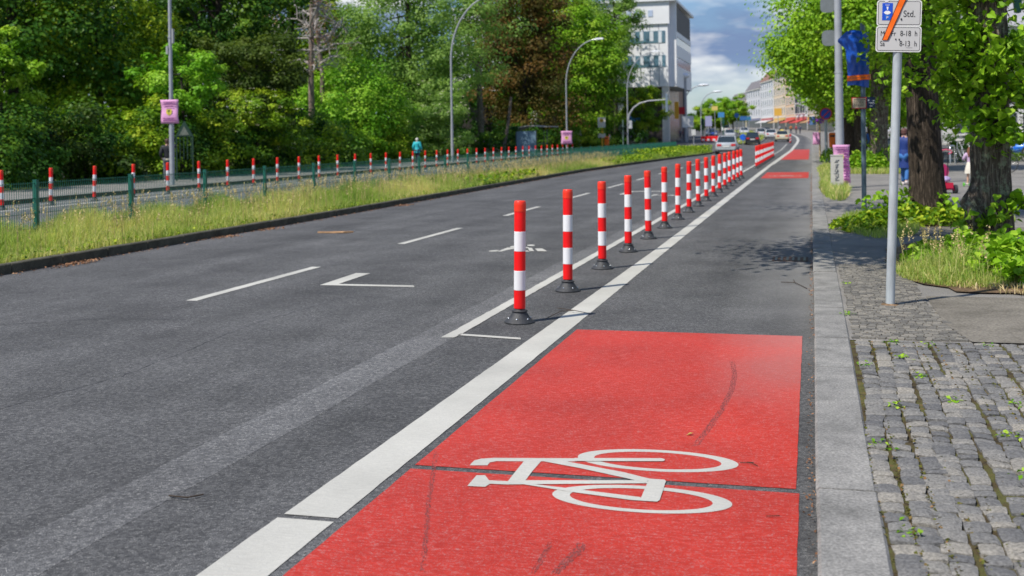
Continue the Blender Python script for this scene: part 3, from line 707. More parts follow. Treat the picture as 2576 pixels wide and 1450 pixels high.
# --- the park beyond the opposite pavement
G = 'trees of the park on the left'
parkspec = [
 # name, label, x, D, crown centre y, radii, n, leaf size, leaf, kw
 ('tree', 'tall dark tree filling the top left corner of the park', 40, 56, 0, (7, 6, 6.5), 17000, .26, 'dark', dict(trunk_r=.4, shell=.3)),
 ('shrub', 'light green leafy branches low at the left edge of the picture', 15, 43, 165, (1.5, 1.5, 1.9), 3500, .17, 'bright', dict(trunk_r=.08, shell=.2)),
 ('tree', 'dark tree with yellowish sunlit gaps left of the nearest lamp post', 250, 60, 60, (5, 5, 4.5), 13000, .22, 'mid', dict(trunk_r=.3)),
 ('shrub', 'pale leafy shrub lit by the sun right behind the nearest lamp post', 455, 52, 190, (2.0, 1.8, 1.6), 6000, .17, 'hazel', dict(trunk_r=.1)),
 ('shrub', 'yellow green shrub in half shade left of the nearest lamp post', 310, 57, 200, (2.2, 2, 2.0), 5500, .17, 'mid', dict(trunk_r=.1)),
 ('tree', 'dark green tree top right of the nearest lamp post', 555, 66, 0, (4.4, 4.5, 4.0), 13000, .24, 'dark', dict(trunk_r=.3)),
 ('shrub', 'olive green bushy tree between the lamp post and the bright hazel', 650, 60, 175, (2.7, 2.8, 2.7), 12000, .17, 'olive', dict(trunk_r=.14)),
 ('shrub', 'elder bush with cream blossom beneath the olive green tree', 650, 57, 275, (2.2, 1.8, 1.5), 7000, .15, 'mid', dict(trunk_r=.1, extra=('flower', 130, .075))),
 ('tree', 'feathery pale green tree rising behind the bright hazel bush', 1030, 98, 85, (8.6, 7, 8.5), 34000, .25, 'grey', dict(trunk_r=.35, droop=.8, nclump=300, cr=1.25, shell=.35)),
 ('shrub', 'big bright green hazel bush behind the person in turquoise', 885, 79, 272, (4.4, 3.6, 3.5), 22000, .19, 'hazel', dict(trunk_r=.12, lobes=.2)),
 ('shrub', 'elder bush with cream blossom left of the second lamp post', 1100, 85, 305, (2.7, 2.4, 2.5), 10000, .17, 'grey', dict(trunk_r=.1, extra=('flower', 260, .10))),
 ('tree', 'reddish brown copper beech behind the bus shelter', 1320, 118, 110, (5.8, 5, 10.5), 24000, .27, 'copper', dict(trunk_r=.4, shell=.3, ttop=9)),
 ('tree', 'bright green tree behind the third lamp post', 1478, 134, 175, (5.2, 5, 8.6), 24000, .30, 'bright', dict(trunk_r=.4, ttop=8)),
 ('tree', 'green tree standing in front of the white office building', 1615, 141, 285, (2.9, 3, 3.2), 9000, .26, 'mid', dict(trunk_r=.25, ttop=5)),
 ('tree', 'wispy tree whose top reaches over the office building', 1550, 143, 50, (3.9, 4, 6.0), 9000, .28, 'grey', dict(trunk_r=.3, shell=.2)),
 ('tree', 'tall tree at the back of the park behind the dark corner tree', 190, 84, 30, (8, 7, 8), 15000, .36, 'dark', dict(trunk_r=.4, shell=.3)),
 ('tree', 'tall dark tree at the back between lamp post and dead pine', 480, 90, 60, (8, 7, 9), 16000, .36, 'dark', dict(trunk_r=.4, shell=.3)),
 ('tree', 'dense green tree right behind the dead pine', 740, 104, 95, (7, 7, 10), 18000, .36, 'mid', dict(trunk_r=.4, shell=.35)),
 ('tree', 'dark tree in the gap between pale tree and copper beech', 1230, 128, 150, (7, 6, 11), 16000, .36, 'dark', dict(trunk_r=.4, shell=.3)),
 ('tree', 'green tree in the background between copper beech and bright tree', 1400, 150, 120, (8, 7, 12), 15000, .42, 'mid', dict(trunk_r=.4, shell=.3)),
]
for i, (nm, lb, x, D, y, r, n, ls, lf, kw) in enumerate(parkspec):
    p = tp(x, D); tree(nm, lb, p, cz(y, D), r, n, ls, lf, seed=100 + i, cat='tree' if nm == 'tree' else 'bush', group=G if nm == 'tree' else 'shrubs at the edge of the park', **kw)
# the hedge of undergrowth along the pavement
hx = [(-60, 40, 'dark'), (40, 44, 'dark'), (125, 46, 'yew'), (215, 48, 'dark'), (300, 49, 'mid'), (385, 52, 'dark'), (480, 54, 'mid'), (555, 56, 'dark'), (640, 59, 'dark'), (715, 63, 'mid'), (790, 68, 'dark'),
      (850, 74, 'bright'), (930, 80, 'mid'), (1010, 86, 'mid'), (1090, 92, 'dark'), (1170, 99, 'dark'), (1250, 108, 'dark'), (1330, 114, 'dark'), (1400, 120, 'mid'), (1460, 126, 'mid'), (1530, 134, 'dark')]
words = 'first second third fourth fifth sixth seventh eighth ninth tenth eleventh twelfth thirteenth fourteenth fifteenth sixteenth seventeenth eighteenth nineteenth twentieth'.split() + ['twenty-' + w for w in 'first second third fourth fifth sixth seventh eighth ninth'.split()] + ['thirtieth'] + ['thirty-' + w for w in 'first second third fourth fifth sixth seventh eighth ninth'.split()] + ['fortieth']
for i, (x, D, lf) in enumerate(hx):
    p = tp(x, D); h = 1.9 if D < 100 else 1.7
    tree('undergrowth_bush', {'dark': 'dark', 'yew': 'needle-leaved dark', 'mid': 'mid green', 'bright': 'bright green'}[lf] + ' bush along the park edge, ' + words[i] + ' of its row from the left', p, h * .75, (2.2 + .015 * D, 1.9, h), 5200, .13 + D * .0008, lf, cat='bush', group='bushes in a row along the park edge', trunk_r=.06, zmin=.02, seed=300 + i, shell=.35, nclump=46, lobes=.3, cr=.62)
# the thicket that closes the view deep inside the park
rgw = np.random.default_rng(91); nW = 62000; fW = rgw.random(nW)
A0_, A1_ = np.array([-82., 30.]), np.array([-52., 176.]); W_P = A0_ + (A1_ - A0_) * fW[:, None] + rgw.normal(size=(nW, 2)) * 2.5
W_z = 17 * rgw.random(nW) ** 1.0 * (.85 + .15 * np.sin(fW * 60)); o = leaf_mesh('far_wood', np.c_[W_P, W_z], .62, LEAF['dark'], None, rgw.random(nW) * .9, .4, 92); tag(o, 'dark thicket closing the view deep inside the park', 'wood', kind='stuff')
# dead pine: two bare stems with grey limbs
def dead_pine(x, D, lean, h, label, seed, r=.22):
    rg = np.random.default_rng(seed); p = tp(x, D); root = empty('dead_pine', p, 0, label, 'dead tree', 'dead pines of the park'); b = MB()
    pts = [Vector((lean * f, 0, h * f)) for f in (0, .2, .4, .6, .8, 1)]; pts[0].z = -.1
    for q in pts[1:]: q.x += rg.normal() * .08
    b.tube(pts, [r * 1.15 * (1 - .55 * i / 5) for i in range(6)], 9)
    b.build('trunk', M['bark_p'], root, fix=False)
    tufts = []
    for i in range(34):
        f = rg.uniform(.42, .98); z0 = f * h; a = rg.uniform(0, 6.28); L = rg.uniform(1.2, 4.2) * (1.1 - f * .4)
        d = Vector((math.cos(a), math.sin(a), rg.uniform(-.15, .35))); p0 = Vector((lean * f, 0, z0)); path = [p0]
        for s in range(5):
            d = (d + Vector(rg.normal(size=3) * .28)).normalized(); path.append(path[-1] + d * L / 5)
        bb = MB(); r0 = rg.uniform(.06, .13)
        bb.tube(path, [r0 * (1 - .17 * s) for s in range(6)], 5)
        for s in range(7):
            q = path[int(rg.integers(1, 6))]; e = q + Vector(rg.normal(size=3)) * .45; bb.tube([q, q.lerp(e, .5) + Vector(rg.normal(size=3) * .07), e], [.04, .03, .014], 4)
            if rg.random() < .07 or (path[0].z > h * .8 and rg.random() < .2): tufts.append(e)
        bb.build('bare_limb', M['dead'], root, fix=False)
    if tufts:
        T = np.array([list(t) for t in tufts]); P = np.repeat(T, 60, 0) + rg.normal(size=(len(T) * 60, 3)) * .24; leaf_mesh('needle_tufts', P, .10, LEAF['brownneedle'], root, None, .3, seed)
    return root
dead_pine(787, 76, .1, 15, 'dead pine with bare grey limbs, left of two stems', 5)
dead_pine(811, 79, -.2, 16, 'dead pine with bare grey limbs, right and thinner of two stems', 6, .17)
# the leaning pale trunk and the thick brown one near the shelter
for (x, D, top, r, lb, bk) in ((1263, 104, (.9, 0, 5.3), .17, 'pale broken trunk leaning to the right beside the bus shelter', 'bark_p'), (1210, 104, (-.25, 0, 8.5), .32, 'thick brown trunk left of the pale leaning one', 'bark_l')):
    root = empty('bare_trunk', tp(x, D), 0, lb, 'tree trunk'); rg = np.random.default_rng(7); trunk_mesh('trunk', (0, 0, 0), top, r, r * .7, [] if r < .2 else [(1, 0, 10), (-1.6, 0, 9.5), (.4, .5, 11)], M[bk], root, rg)

# --- street limes on the right
GR = 'lime trees along the right pavement'
def bark_trunk(name, base, top, r0, r1, m, parent, seed, n=56, k=60, burl=None, flare=.55):
    rg = np.random.default_rng(seed); ph = rg.uniform(0, 6.28, 12); vs = []; B, T = Vector(base), Vector(top)
    for i in range(k + 1):
        f = i / k; c = B.lerp(T, f); c.x += .04 * math.sin(f * 4 + ph[0]); r = r0 + (r1 - r0) * f; r *= 1 + flare * math.exp(-f * 16)
        for j in range(n):
            a = 2 * PI * j / n; w = a + .25 * math.sin(f * 5 + ph[1])
            rid = abs(math.sin(w * 9 + 1.3 * math.sin(f * 9 + ph[2]) + ph[3])) * .035 + abs(math.sin(w * 15 + 2.2 * math.sin(f * 17 + ph[4]))) * .022 + .05 * math.sin(w * 2 + ph[5] + f * 2) + .04 * math.sin(w * 3 + ph[6]) * math.exp(-f * 5) * 1.2
            rr__ = r * (1 + rid - .02) + rg.normal() * .004
            if burl:
                for (ba, bz, br, bs) in burl:
                    da = (a - ba + PI) % (2 * PI) - PI; dzz = (c.z - bz); e = math.exp(-((da / bs) ** 2 + (dzz / (br)) ** 2)); rr__ += e * (.14 + .05 * rg.random() + .04 * math.sin(a * 40) * math.sin(c.z * 60))
            vs.append((c.x + rr__ * math.cos(a), c.y + rr__ * math.sin(a), c.z))
    b = MB(); b.add(vs, [(i * n + j, i * n + (j + 1) % n, (i + 1) * n + (j + 1) % n, (i + 1) * n + j) for i in range(k) for j in range(n)], 0, True)
    return b.build(name, m, parent, fix=False)
def lime(label, x, y, seed, r0, r1, h, crown_c, crown_r, n, ls, mat_b, sprouts=None, burl=None, off=(0, 0), n2=160, flare=.55):
    root = empty('lime_tree', (x, y, .12), 0, label, 'tree', GR); rg = np.random.default_rng(seed)
    bark_trunk('trunk', (0, 0, -.05), (off[0] * .06, off[1] * .06, h), r0, r1, M[mat_b], root, seed, burl=burl, flare=flare)
    P, T, cc = crown_pts(rg, (off[0], off[1], crown_c), crown_r, n2, max(4, n // n2), 1.0, .35, .6, None, .13)
    leaf_mesh('crown', P, ls, LEAF['lime'], root, T, .6, seed, 'quad', .3, NB[0])
    b = MB()
    for q in cc[rg.integers(0, len(cc), 26)]:
        q = Vector(q); p0 = Vector((off[0] * .05, off[1] * .05, h * rg.uniform(.72, 1.0))); m_ = p0.lerp(q, .5) + Vector((0, 0, .4)); ra = rg.uniform(.04, .10)
        b.tube([p0, m_, q], [ra, ra * .6, .012], 6)
    b.build('limbs', M[mat_b], root, fix=False)['kind'] = 'stuff'
    if sprouts:
        tw = MB(); PP = []; TT = []
        for (sx, sy, sz, sr, cnt) in sprouts:
            for _ in range(max(2, cnt // 22)):
                st = Vector((sx * .25, sy * .25, sz)); e = Vector((sx, sy, sz)) + Vector(rg.normal(size=3)) * sr * .75; mid = st.lerp(e, .5) + Vector((0, 0, .08))
                tw.tube([st, mid, e], [.008, .006, .003], 4)
                tt = rg.random()
                for q in range(22):
                    f = rg.uniform(.2, 1.05); pt = (st.lerp(mid, f * 2) if f < .5 else mid.lerp(e, (f - .5) * 2)) + Vector(rg.normal(size=3)) * .075; PP.append(tuple(pt)); TT.append(.5 * tt + .5 * rg.random())
        tw.build('twigs', M['bark'], root, fix=False)['kind'] = 'stuff'; leaf_mesh('sprouts', PP, .092, LEAF['lime'], root, np.array(TT), .45, seed + 9, 'heart', .9)
    return root
lime('nearest lime tree, lichened bark with a burl and leafy sprouts', 2.12, 14.5, 21, .225, .205, 5.0, 5.1, (1.45, 2.2, 1.0), 11000, .13, 'bark_l', off=(-3.35, -1.5), flare=.25,  # crown is unseen above the view, offset and shaped to shade the kerb
     sprouts=[(-.1, -.5, 3.2, .42, 330), (-.7, -.3, 3.0, .36, 240), (.40, -.3, 2.35, .28, 110), (-.4, -.5, 2.55, .34, 260), (-.35, -.45, 2.05, .36, 300), (.15, -.45, 2.25, .3, 200), (-.6, -.2, 1.9, .26, 150), (-.22, -.5, 1.55, .22, 170), (.12, -.45, 1.5, .18, 110), (-.75, -.4, 2.35, .28, 150), (.0, -.4, 1.85, .2, 100), (.35, -.35, 1.9, .2, 100), (.30, -.35, .62, .05, 4), (-.75, .1, 2.5, .3, 130), (-.10, -.45, .52, .12, 40), (-.38, -.5, .36, .17, 80)],
     burl=[(3.7, .62, .16, .42), (4.0, .40, .13, .3)])
lime('second lime tree, dark furrowed trunk in shade behind the sign post', 1.84, 19.9, 22, .255, .23, 5.4, 7.5, (4.8, 3.0, 2.0), 12000, .15, 'bark', off=(-1.0, 0),
     sprouts=[(-.75, -.1, 3.2, .45, 150), (-.4, -.5, 3.6, .5, 220), (.3, -.5, 3.3, .45, 200), (-.35, -.4, 2.45, .3, 90), (-.95, 1.6, 2.8, .42, 160), (-.3, -.3, .35, .3, 110), (.5, -.3, .3, .28, 90), (-.95, -.4, .25, .3, 130)])
lime('third lime tree, sunlit trunk with leaf shadows', 2.5, 45, 23, .34, .28, 4.2, 6.6, (3.4, 3.6, 3.1), 26000, .17, 'bark_l',
     sprouts=[(-.8, -.6, 2.6, .8, 380), (-.3, -.5, .8, .6, 260), (.7, -.5, 2.9, .7, 300)])
lime('fourth lime tree, its round crown reaching over the cycle lane', 2.3, 57, 24, .3, .25, 4, 5.9, (4.1, 4.0, 3.1), 38000, .19, 'bark', n2=230)
lime('fifth lime tree, behind the grey lamp post', 2.2, 70, 25, .3, .25, 4, 6.0, (3.7, 4.2, 3.4), 30000, .22, 'bark', n2=230)
lime('sixth lime tree, farthest of the leafy row', 2.4, 84, 26, .3, .25, 4, 6.4, (3.6, 4.2, 3.4), 20000, .24, 'bark', n2=230)
# trees at the back of the square
GS = 'trees at the back of the square'
for i, (lb, X, Y, c, r, n, ls, lf) in enumerate([
  ('bright tree behind the second lime trunk', 7.5, 78, 5.6, (5, 4, 3.6), 15000, .24, 'bright'),
  ('dark tree behind the blue car', 14, 92, 6.6, (6, 5, 4.2), 14000, .28, 'dark'),
  ('mid green tree between the two big lime trunks', 9, 100, 6.0, (6, 5, 4.5), 15000, .28, 'mid'),
  ('low bright bush behind the bicycle stands', 8.3, 58, 1.0, (2.4, 1.3, 1.0), 5000, .13, 'bright'),
  ('bushy tree left of the second lime trunk', 4.6, 66, 4.2, (3, 3, 2.5), 11000, .2, 'lime'),
  ('leafy tree farther along the pavement edge', 5.2, 112, 6.5, (5, 5, 4.5), 11000, .3, 'mid')]):
    tree('tree' if r[2] > 1.5 else 'shrub', lb, (X, Y, .11), c, r, n, ls, lf, seed=500 + i, cat='tree' if r[2] > 1.5 else 'bush', group=GS, trunk_r=.22 if r[2] > 1.5 else .05, zmin=(.05 if r[2] < 1.5 else 1.9))
# far trees along the street
for i, (lb, x, D, y, r, n, lf) in enumerate([
  ('row tree on the far median, left one', 1785, 270, 303, (4, 4, 2.6), 6000, 'mid'), ('row tree on the far median, middle one', 1812, 285, 290, (5, 5, 3.2), 8000, 'bright'),
  ('row tree on the far median, right one', 1845, 315, 285, (5, 5, 3.6), 8000, 'bright'), ('dark tree far down the street beside the office building', 1760, 320, 308, (5, 5, 2.8), 5000, 'dark'),
  ]):
    p = tp(x, D); z = rise(p[1]); tree('street_tree', lb, (p[0], p[1], z), cz(y, D), r, n, .5, lf, seed=600 + i, group='trees far down the street', trunk_r=.2)

# ------------------------------------------------------------------ grass and low plants (stuff)
def blades(name, P, h, w, m, tint, seed, lean=.35, label='grass', parent=None):
    rg = np.random.default_rng(seed); N = len(P); P = np.asarray(P, float); a = rg.uniform(0, 2 * PI, N); h = h * rg.uniform(.5, 1.3, N); 
    dx, dy = np.cos(a), np.sin(a); l = np.abs(rg.normal(size=N)) * lean * h; b = rg.uniform(0, 2 * PI, N); lx, ly = np.cos(b) * l, np.sin(b) * l
    V = np.zeros((N, 5, 3)); w = w * rg.uniform(.7, 1.3, N)
    V[:, 0] = P; V[:, 0, 0] -= dx * w; V[:, 0, 1] -= dy * w; V[:, 1] = P; V[:, 1, 0] += dx * w; V[:, 1, 1] += dy * w
    for k, s in ((2, 1), (3, -1)): V[:, k] = P; V[:, k, 0] += lx * .35 + s * dx * w * .8; V[:, k, 1] += ly * .35 + s * dy * w * .8; V[:, k, 2] += h * .6
    V[:, 4] = P; V[:, 4, 0] += lx; V[:, 4, 1] += ly; V[:, 4, 2] += h - l * .3
    me = bpy.data.meshes.new(name); me.vertices.add(N * 5); me.vertices.foreach_set('co', V.reshape(-1).astype(np.float32))
    L = (np.arange(N)[:, None] * 5 + np.array([0, 1, 2, 3, 3, 2, 4])[None]).reshape(-1); me.loops.add(len(L)); me.loops.foreach_set('vertex_index', L.astype(np.int32)); me.polygons.add(N * 2)
    st = (np.arange(N)[:, None] * 7 + np.array([0, 4])[None]).reshape(-1); me.polygons.foreach_set('loop_start', st.astype(np.int32)); me.polygons.foreach_set('loop_total', np.tile([4, 3], N).astype(np.int32)); me.update(calc_edges=True)
    at_ = me.attributes.new('tint', 'FLOAT', 'POINT'); at_.data.foreach_set('value', np.repeat(np.clip(tint, 0, 1), 5).astype(np.float32)); me.materials.append(m)
    o = bpy.data.objects.new(name, me); C.objects.link(o)
    if parent: o.parent = parent
    return o
rg = np.random.default_rng(77)
def nz(x, y): return .5 + .25 * np.sin(x * 1.7 + y * .9) + .25 * np.sin(y * .53 + 1.3) * np.cos(x * 2.1)
def strip_pts(N, Y0, Y1, xa, xb, pw=1.0):
    Y = Y0 + (Y1 - Y0) * rg.random(N) ** pw; e = np.array([median_edge(y) for y in Y]); X = e - .16 + (xb) * 0 - rg.random(N) * (e - .16 - xa); return X, Y
X, Y = strip_pts(95000, 8, 34, -12.3, 0, 1.0); d = (np.array([median_edge(y) for y in Y]) - X)
keep = rg.random(len(X)) < np.clip(.15 + d * 2.2, 0, 1); X, Y, d = X[keep], Y[keep], d[keep]
T = np.clip(.20 + .46 * nz(X, Y) * 1.6 + rg.normal(size=len(X)) * .22 - .02, 0, 1); hh = (.07 + .27 * np.clip(d / 1.1, .1, 1)) * (.55 + .9 * nz(X * 2.3 + 5, Y * 3.1))
tag(blades('grass', np.c_[X, Y, np.full(len(X), .085)], hh, .0055, LEAF['grass'], T, 1), 'tall roadside grass growing along the green fence', 'grass', kind='stuff')
X, Y = strip_pts(80000, 32, 101, -12.3, 0, 1.0); d = (np.array([median_edge(y) for y in Y]) - X)
dry = np.clip((np.sin(Y * .35) + np.sin(Y * .13 + 2) * .8), 0, 1) * (Y > 30) * (Y < 75)
T = np.clip(.3 * nz(X, Y) * 1.5 + .55 * dry + rg.normal(size=len(X)) * .2, 0, 1)
tag(blades('far_grass', np.c_[X, Y, np.full(len(X), .085)], .10 + .2 * np.clip(d, .2, 1.), .013, LEAF['grass'], T, 2), 'distant dry and green grass on the median', 'grass', kind='stuff')
# seed stalks: thin stems with pale heads
X, Y = strip_pts(4200, 9, 60, -12.0, 0, .75); n_ = len(X); hs = rg.uniform(.25, .72, n_); lx, ly = rg.normal(size=(2, n_)) * .07
blades_o = blades('seed_stalks', np.c_[X, Y, np.full(n_, .085)], hs, .0035, LEAF['straw'], rg.random(n_) * .5, 3, .12)
tag(blades_o, 'thin dry seed stalks standing out of the grass', 'grass', kind='stuff')
X, Y = strip_pts(2400, 9, 60, -12.0, 0, .75); n_ = len(X); hs = rg.uniform(.30, .68, n_)
P = np.c_[X, Y, .085 + hs]; P = np.repeat(P, 9, 0); P[:, 2] += np.tile(np.linspace(-.07, .05, 9), n_); P[:, :2] += rg.normal(size=(len(P), 2)) * .008
tag(leaf_mesh('seed_heads', P, .03, LEAF['straw'], None, None, .2, 8), 'pale seed heads above the median grass', 'grass', kind='stuff')
# weeds (broad leaves) on the median and its far green part
X, Y = strip_pts(5200, 10, 34, -11.5, 0, 1.0); P = np.c_[X, Y, .10 + rg.random(len(X)) * .09]
tag(leaf_mesh('median_weeds', P, .06, LEAF['mid'], None, None, .8, 9), 'low leafy weeds between the grass of the median', 'weeds', kind='stuff')
X, Y = strip_pts(26000, 34, 101, -12.3, 0, 1.0); g_ = (np.sin(Y * .22) > .15) | ((Y > 70) & (np.sin(Y * .5) > -.6)); X, Y = X[g_], Y[g_]
P = np.c_[X, Y, .1 + rg.random(len(X)) ** 1.5 * (.3 + .3 * (Y > 70))]
tag(leaf_mesh('far_median_plants', P, .13, LEAF['mid'], None, None, .5, 10), 'leafy green plants growing on the far part of the median', 'weeds', kind='stuff')
X = -10.4 + rg.random(14000) * 3.8; Y = 139 + rg.random(14000) * 150; Xb = X + np.array([bend(y) for y in Y]); Zb = .12 + np.array([rise(y) for y in Y])
tag(blades('far_median_grass', np.c_[Xb, Y, Zb], .35, .05, LEAF['grass'], np.clip(.55 + rg.normal(size=14000) * .25, 0, 1), 11), 'yellowish grass on the second median where the road bends', 'grass', kind='stuff')
# planting round the near limes
def patch(n, cx, cy, rx, ry):
    a = rg.uniform(0, 2 * PI, n); r = np.sqrt(rg.random(n)); return cx + rx * r * np.cos(a), cy + ry * r * np.sin(a)
def dome(n, cx, cy, rx, ry, h, z=.13):
    x, y = patch(n, cx, cy, rx, ry); q = ((x - cx) / rx) ** 2 + ((y - cy) / ry) ** 2; return np.c_[x, y, z + h * np.sqrt(np.clip(1 - q, 0, 1)) * rg.random(n) ** .4 * (.75 + .25 * np.sin(x * 7) * np.cos(y * 5))]
P = np.vstack([dome(2900, 2.30, 12.45, .95, 1.1, .45), dome(1500, 1.75, 13.3, .8, .9, .40), dome(1500, 3.1, 12.6, .9, 1.1, .5)])
def thing_stuff(o, lb, c): return tag(o, lb, c, kind='stuff')
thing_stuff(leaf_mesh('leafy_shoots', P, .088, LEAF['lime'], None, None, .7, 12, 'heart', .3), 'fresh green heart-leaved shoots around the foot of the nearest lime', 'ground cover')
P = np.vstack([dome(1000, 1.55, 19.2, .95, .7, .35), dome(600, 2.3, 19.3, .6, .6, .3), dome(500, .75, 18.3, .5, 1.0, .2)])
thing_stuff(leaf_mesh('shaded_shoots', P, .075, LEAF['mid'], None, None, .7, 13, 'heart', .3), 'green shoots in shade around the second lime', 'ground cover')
x, y = patch(5200, 1.45, 12.3, .62, 1.0); q = np.clip(1.1 - np.hypot((x - 1.45) / .62, (y - 12.3) / 1.0), .12, 1)
thing_stuff(blades('pit_grass', np.c_[x, y, np.full(len(x), .13)], (.06 + .30 * q) * (.35 + .9 * rg.random(len(x))), .0036, LEAF['grass'], np.clip(.45 + rg.normal(size=len(x)) * .3, 0, 1), 14, .75), 'tuft of grass left of the nearest lime', 'grass')
x, y = patch(5200, 2.35, 12.9, 1.5, 2.2)
thing_stuff(blades('dry_pit_grass', np.c_[x, y, np.full(len(x), .125)], .07, .005, LEAF['straw'], rg.random(len(x)), 15, 1.0), 'straw coloured dry grass at the edge of the planting pit', 'grass')
x, y = patch(70, 1.30, 12.2, .42, .9); hs = rg.uniform(.3, .55, 70)
x, y, hs = x[:34], y[:34], hs[:34]
thing_stuff(blades('barley_stalks', np.c_[x, y, np.full(34, .13)], hs / 1.0, .003, LEAF['grass'], np.full(34, .9), 16, .25), 'thin green stalks in the tuft', 'grass')
P = np.repeat(np.c_[x, y, .13 + hs * .95], 12, 0); P[:, 2] += np.tile(np.linspace(-.06, .04, 12), 34); P[:, :2] += rg.normal(size=(len(P), 2)) * .01
thing_stuff(leaf_mesh('barley_heads', P, .024, LEAF['straw'], None, None, .1, 17), 'pale bristly seed heads of wild barley', 'grass')
x, y = patch(4500, 2.0, 20, 1.2, 1.3); x2, y2 = patch(3000, 1.0, 19, .6, 2.6); x = np.r_[x, x2]; y = np.r_[y, y2]
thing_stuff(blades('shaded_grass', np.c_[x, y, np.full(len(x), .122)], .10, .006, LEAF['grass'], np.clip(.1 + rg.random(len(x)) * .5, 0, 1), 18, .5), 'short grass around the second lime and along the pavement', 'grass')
x, y = patch(9000, 2.4, 45, 2.2, 3.2); x2, y2 = patch(2500, .55, 31, .35, 5.5); x3, y3 = patch(2500, .6, 42, .35, 9); x = np.r_[x, x2, x3]; y = np.r_[y, y2, y3]
thing_stuff(blades('pavement_edge_grass', np.c_[x, y, np.full(len(x), .115)], .22, .012, LEAF['grass'], np.clip(.55 + rg.normal(size=len(x)) * .3, 0, 1), 19, .5), 'green and straw grass along the far pavement edge', 'grass')
P = np.vstack([dome(2500, 1.9, 43.6, 1.0, .9, .9), dome(1500, 3.2, 52, 1.6, 1.4, 1.0), dome(1400, 1.1, 60, .7, 4, .9)])
thing_stuff(leaf_mesh('pavement_bushes', P, .13, LEAF['bright'], None, None, .6, 20), 'low green growth at the foot of the third lime', 'ground cover')
# weeds in the cobble joints
cl = [(.86, 5.2), (.80, 4.6), (.9, 5.9), (.72, 6.6), (.62, 7.2), (.56, 7.8), (1.0, 4.2), (.95, 3.95), (1.25, 5.3), (1.6, 6.8), (1.9, 7.6), (.40, 6.4), (.30, 5.6), (1.15, 8.3), (.75, 8.3), (.33, 4.4), (.32, 7.5), (1.4, 4.6), (2.2, 8.35), (.52, 8.35), (1.05, 6.6), (.27, 9.6), (.3, 11.5)]
P = np.repeat(np.array([[a, b_, .125] for a, b_ in cl]), 16, 0) + rg.normal(size=(len(cl) * 16, 3)) * np.array([.028, .05, .006])
thing_stuff(leaf_mesh('joint_weeds', P, .028, LEAF['bright'], None, None, 1.2, 21), 'tiny green weeds sprouting from the cobblestone joints', 'weeds')
n = 7500; x = .27 + rg.random(n) * 2.6; y = 3 + rg.random(n) * 5.4; x = .262 + np.round((x - .262) / .1045) * .1045 + .025 * np.sin(y * .9 + .6 * x) + rg.normal(size=n) * .006
g_ = rg.random(n) < (.5 + .5 * np.sin(x * 5 + y * 1.3)); x, y = x[g_], y[g_]
M_moss = mat_leaf('moss_tuft', (.06, .06, .015), (.13, .14, .02), (.26, .13, .06), .2)
thing_stuff(leaf_mesh('joint_moss', np.c_[x, y, np.full(len(x), .119)], .017, M_moss, None, None, 1.0, 22), 'moss and crumbs lining the cobblestone joints', 'moss')
# leaf litter
def litter(name, lb, pts, n, sp, size, m, seed, z=.008):
    r_ = np.random.default_rng(seed); pts = np.array(pts, float); q = r_.integers(0, len(pts), n); P = np.c_[pts[q] + r_.normal(size=(n, 2)) * np.array(sp), np.full(n, z)]; P[:, 2] += r_.random(n) * .012
    return thing_stuff(leaf_mesh(name, P, size, m, None, None, 1.2, seed), lb, 'litter')
M_lit = mat_leaf('brown_litter', (.12, .06, .03), (.26, .13, .07), (.42, .25, .14), .1, glow=(1, 1, 1))
k_ = [(median_edge(y) + .10, y) for y in np.r_[np.arange(9, 60, .45)]] 
litter('gutter_litter', 'brown dead leaves scattered along the median kerb', k_, 1300, (.07, .3), .03, M_lit, 30)
litter('litter_heap', 'heap of brown dead needles lying against the median kerb', [(-9.45, 13.0), (-9.5, 13.15), (-9.5, 17.0), (-9.5, 18.6), (-9.5, 25.5)], 700, (.08, .22), .035, M_lit, 31)
litter('kerb_litter', 'dry brown crumbs in the gutter of the right kerb', [(-.02, y) for y in np.arange(4, 46, .4)], 1100, (.014, .25), .018, M_lit, 32)
litter('soil_litter', 'dead leaves on the soil behind the median kerb', [(median_edge(y) - .28, y) for y in np.arange(9, 40, .3)], 1600, (.08, .3), .03, M_lit, 33, .09)
# ------------------------------------------------------------------ things in the street
def text_obj(txt, size, m, parent, loc, rot=(PI / 2, 0, 0), sx=1.0, name='lettering', align='LEFT', ex=.0012):
    cu = bpy.data.curves.new(name, 'FONT'); cu.body = txt; cu.size = size; cu.align_x = align; cu.extrude = ex
    o = bpy.data.objects.new(name, cu); C.objects.link(o); bpy.context.view_layer.update()
    me = bpy.data.meshes.new_from_object(o.evaluated_get(bpy.context.evaluated_depsgraph_get()))
    bpy.data.objects.remove(o); bpy.data.curves.remove(cu); me.materials.clear(); me.materials.append(m)
    q = bpy.data.objects.new(name, me); C.objects.link(q); q.parent = parent; q.location = loc; q.rotation_euler = rot; q.scale = (sx, 1, 1)
    return q
def rrect(w, h, r, n=5):
    out = []
    for cx, cy, a0 in ((w / 2 - r, h / 2 - r, 0), (-w / 2 + r, h / 2 - r, 90), (-w / 2 + r, -h / 2 + r, 180), (w / 2 - r, -h / 2 + r, 270)):
        for i in range(n + 1):
            a = math.radians(a0 + 90 * i / n); out.append((cx + r * math.cos(a), cy + r * math.sin(a)))
    return out
def plate(b, cx, cz, w, h, r, y, t, m=0):     # rounded plate in the XZ plane facing -Y
    b.prism([(cx + x, y, cz + z) for x, z in rrect(w, h, r)], (0, -t, 0), m)
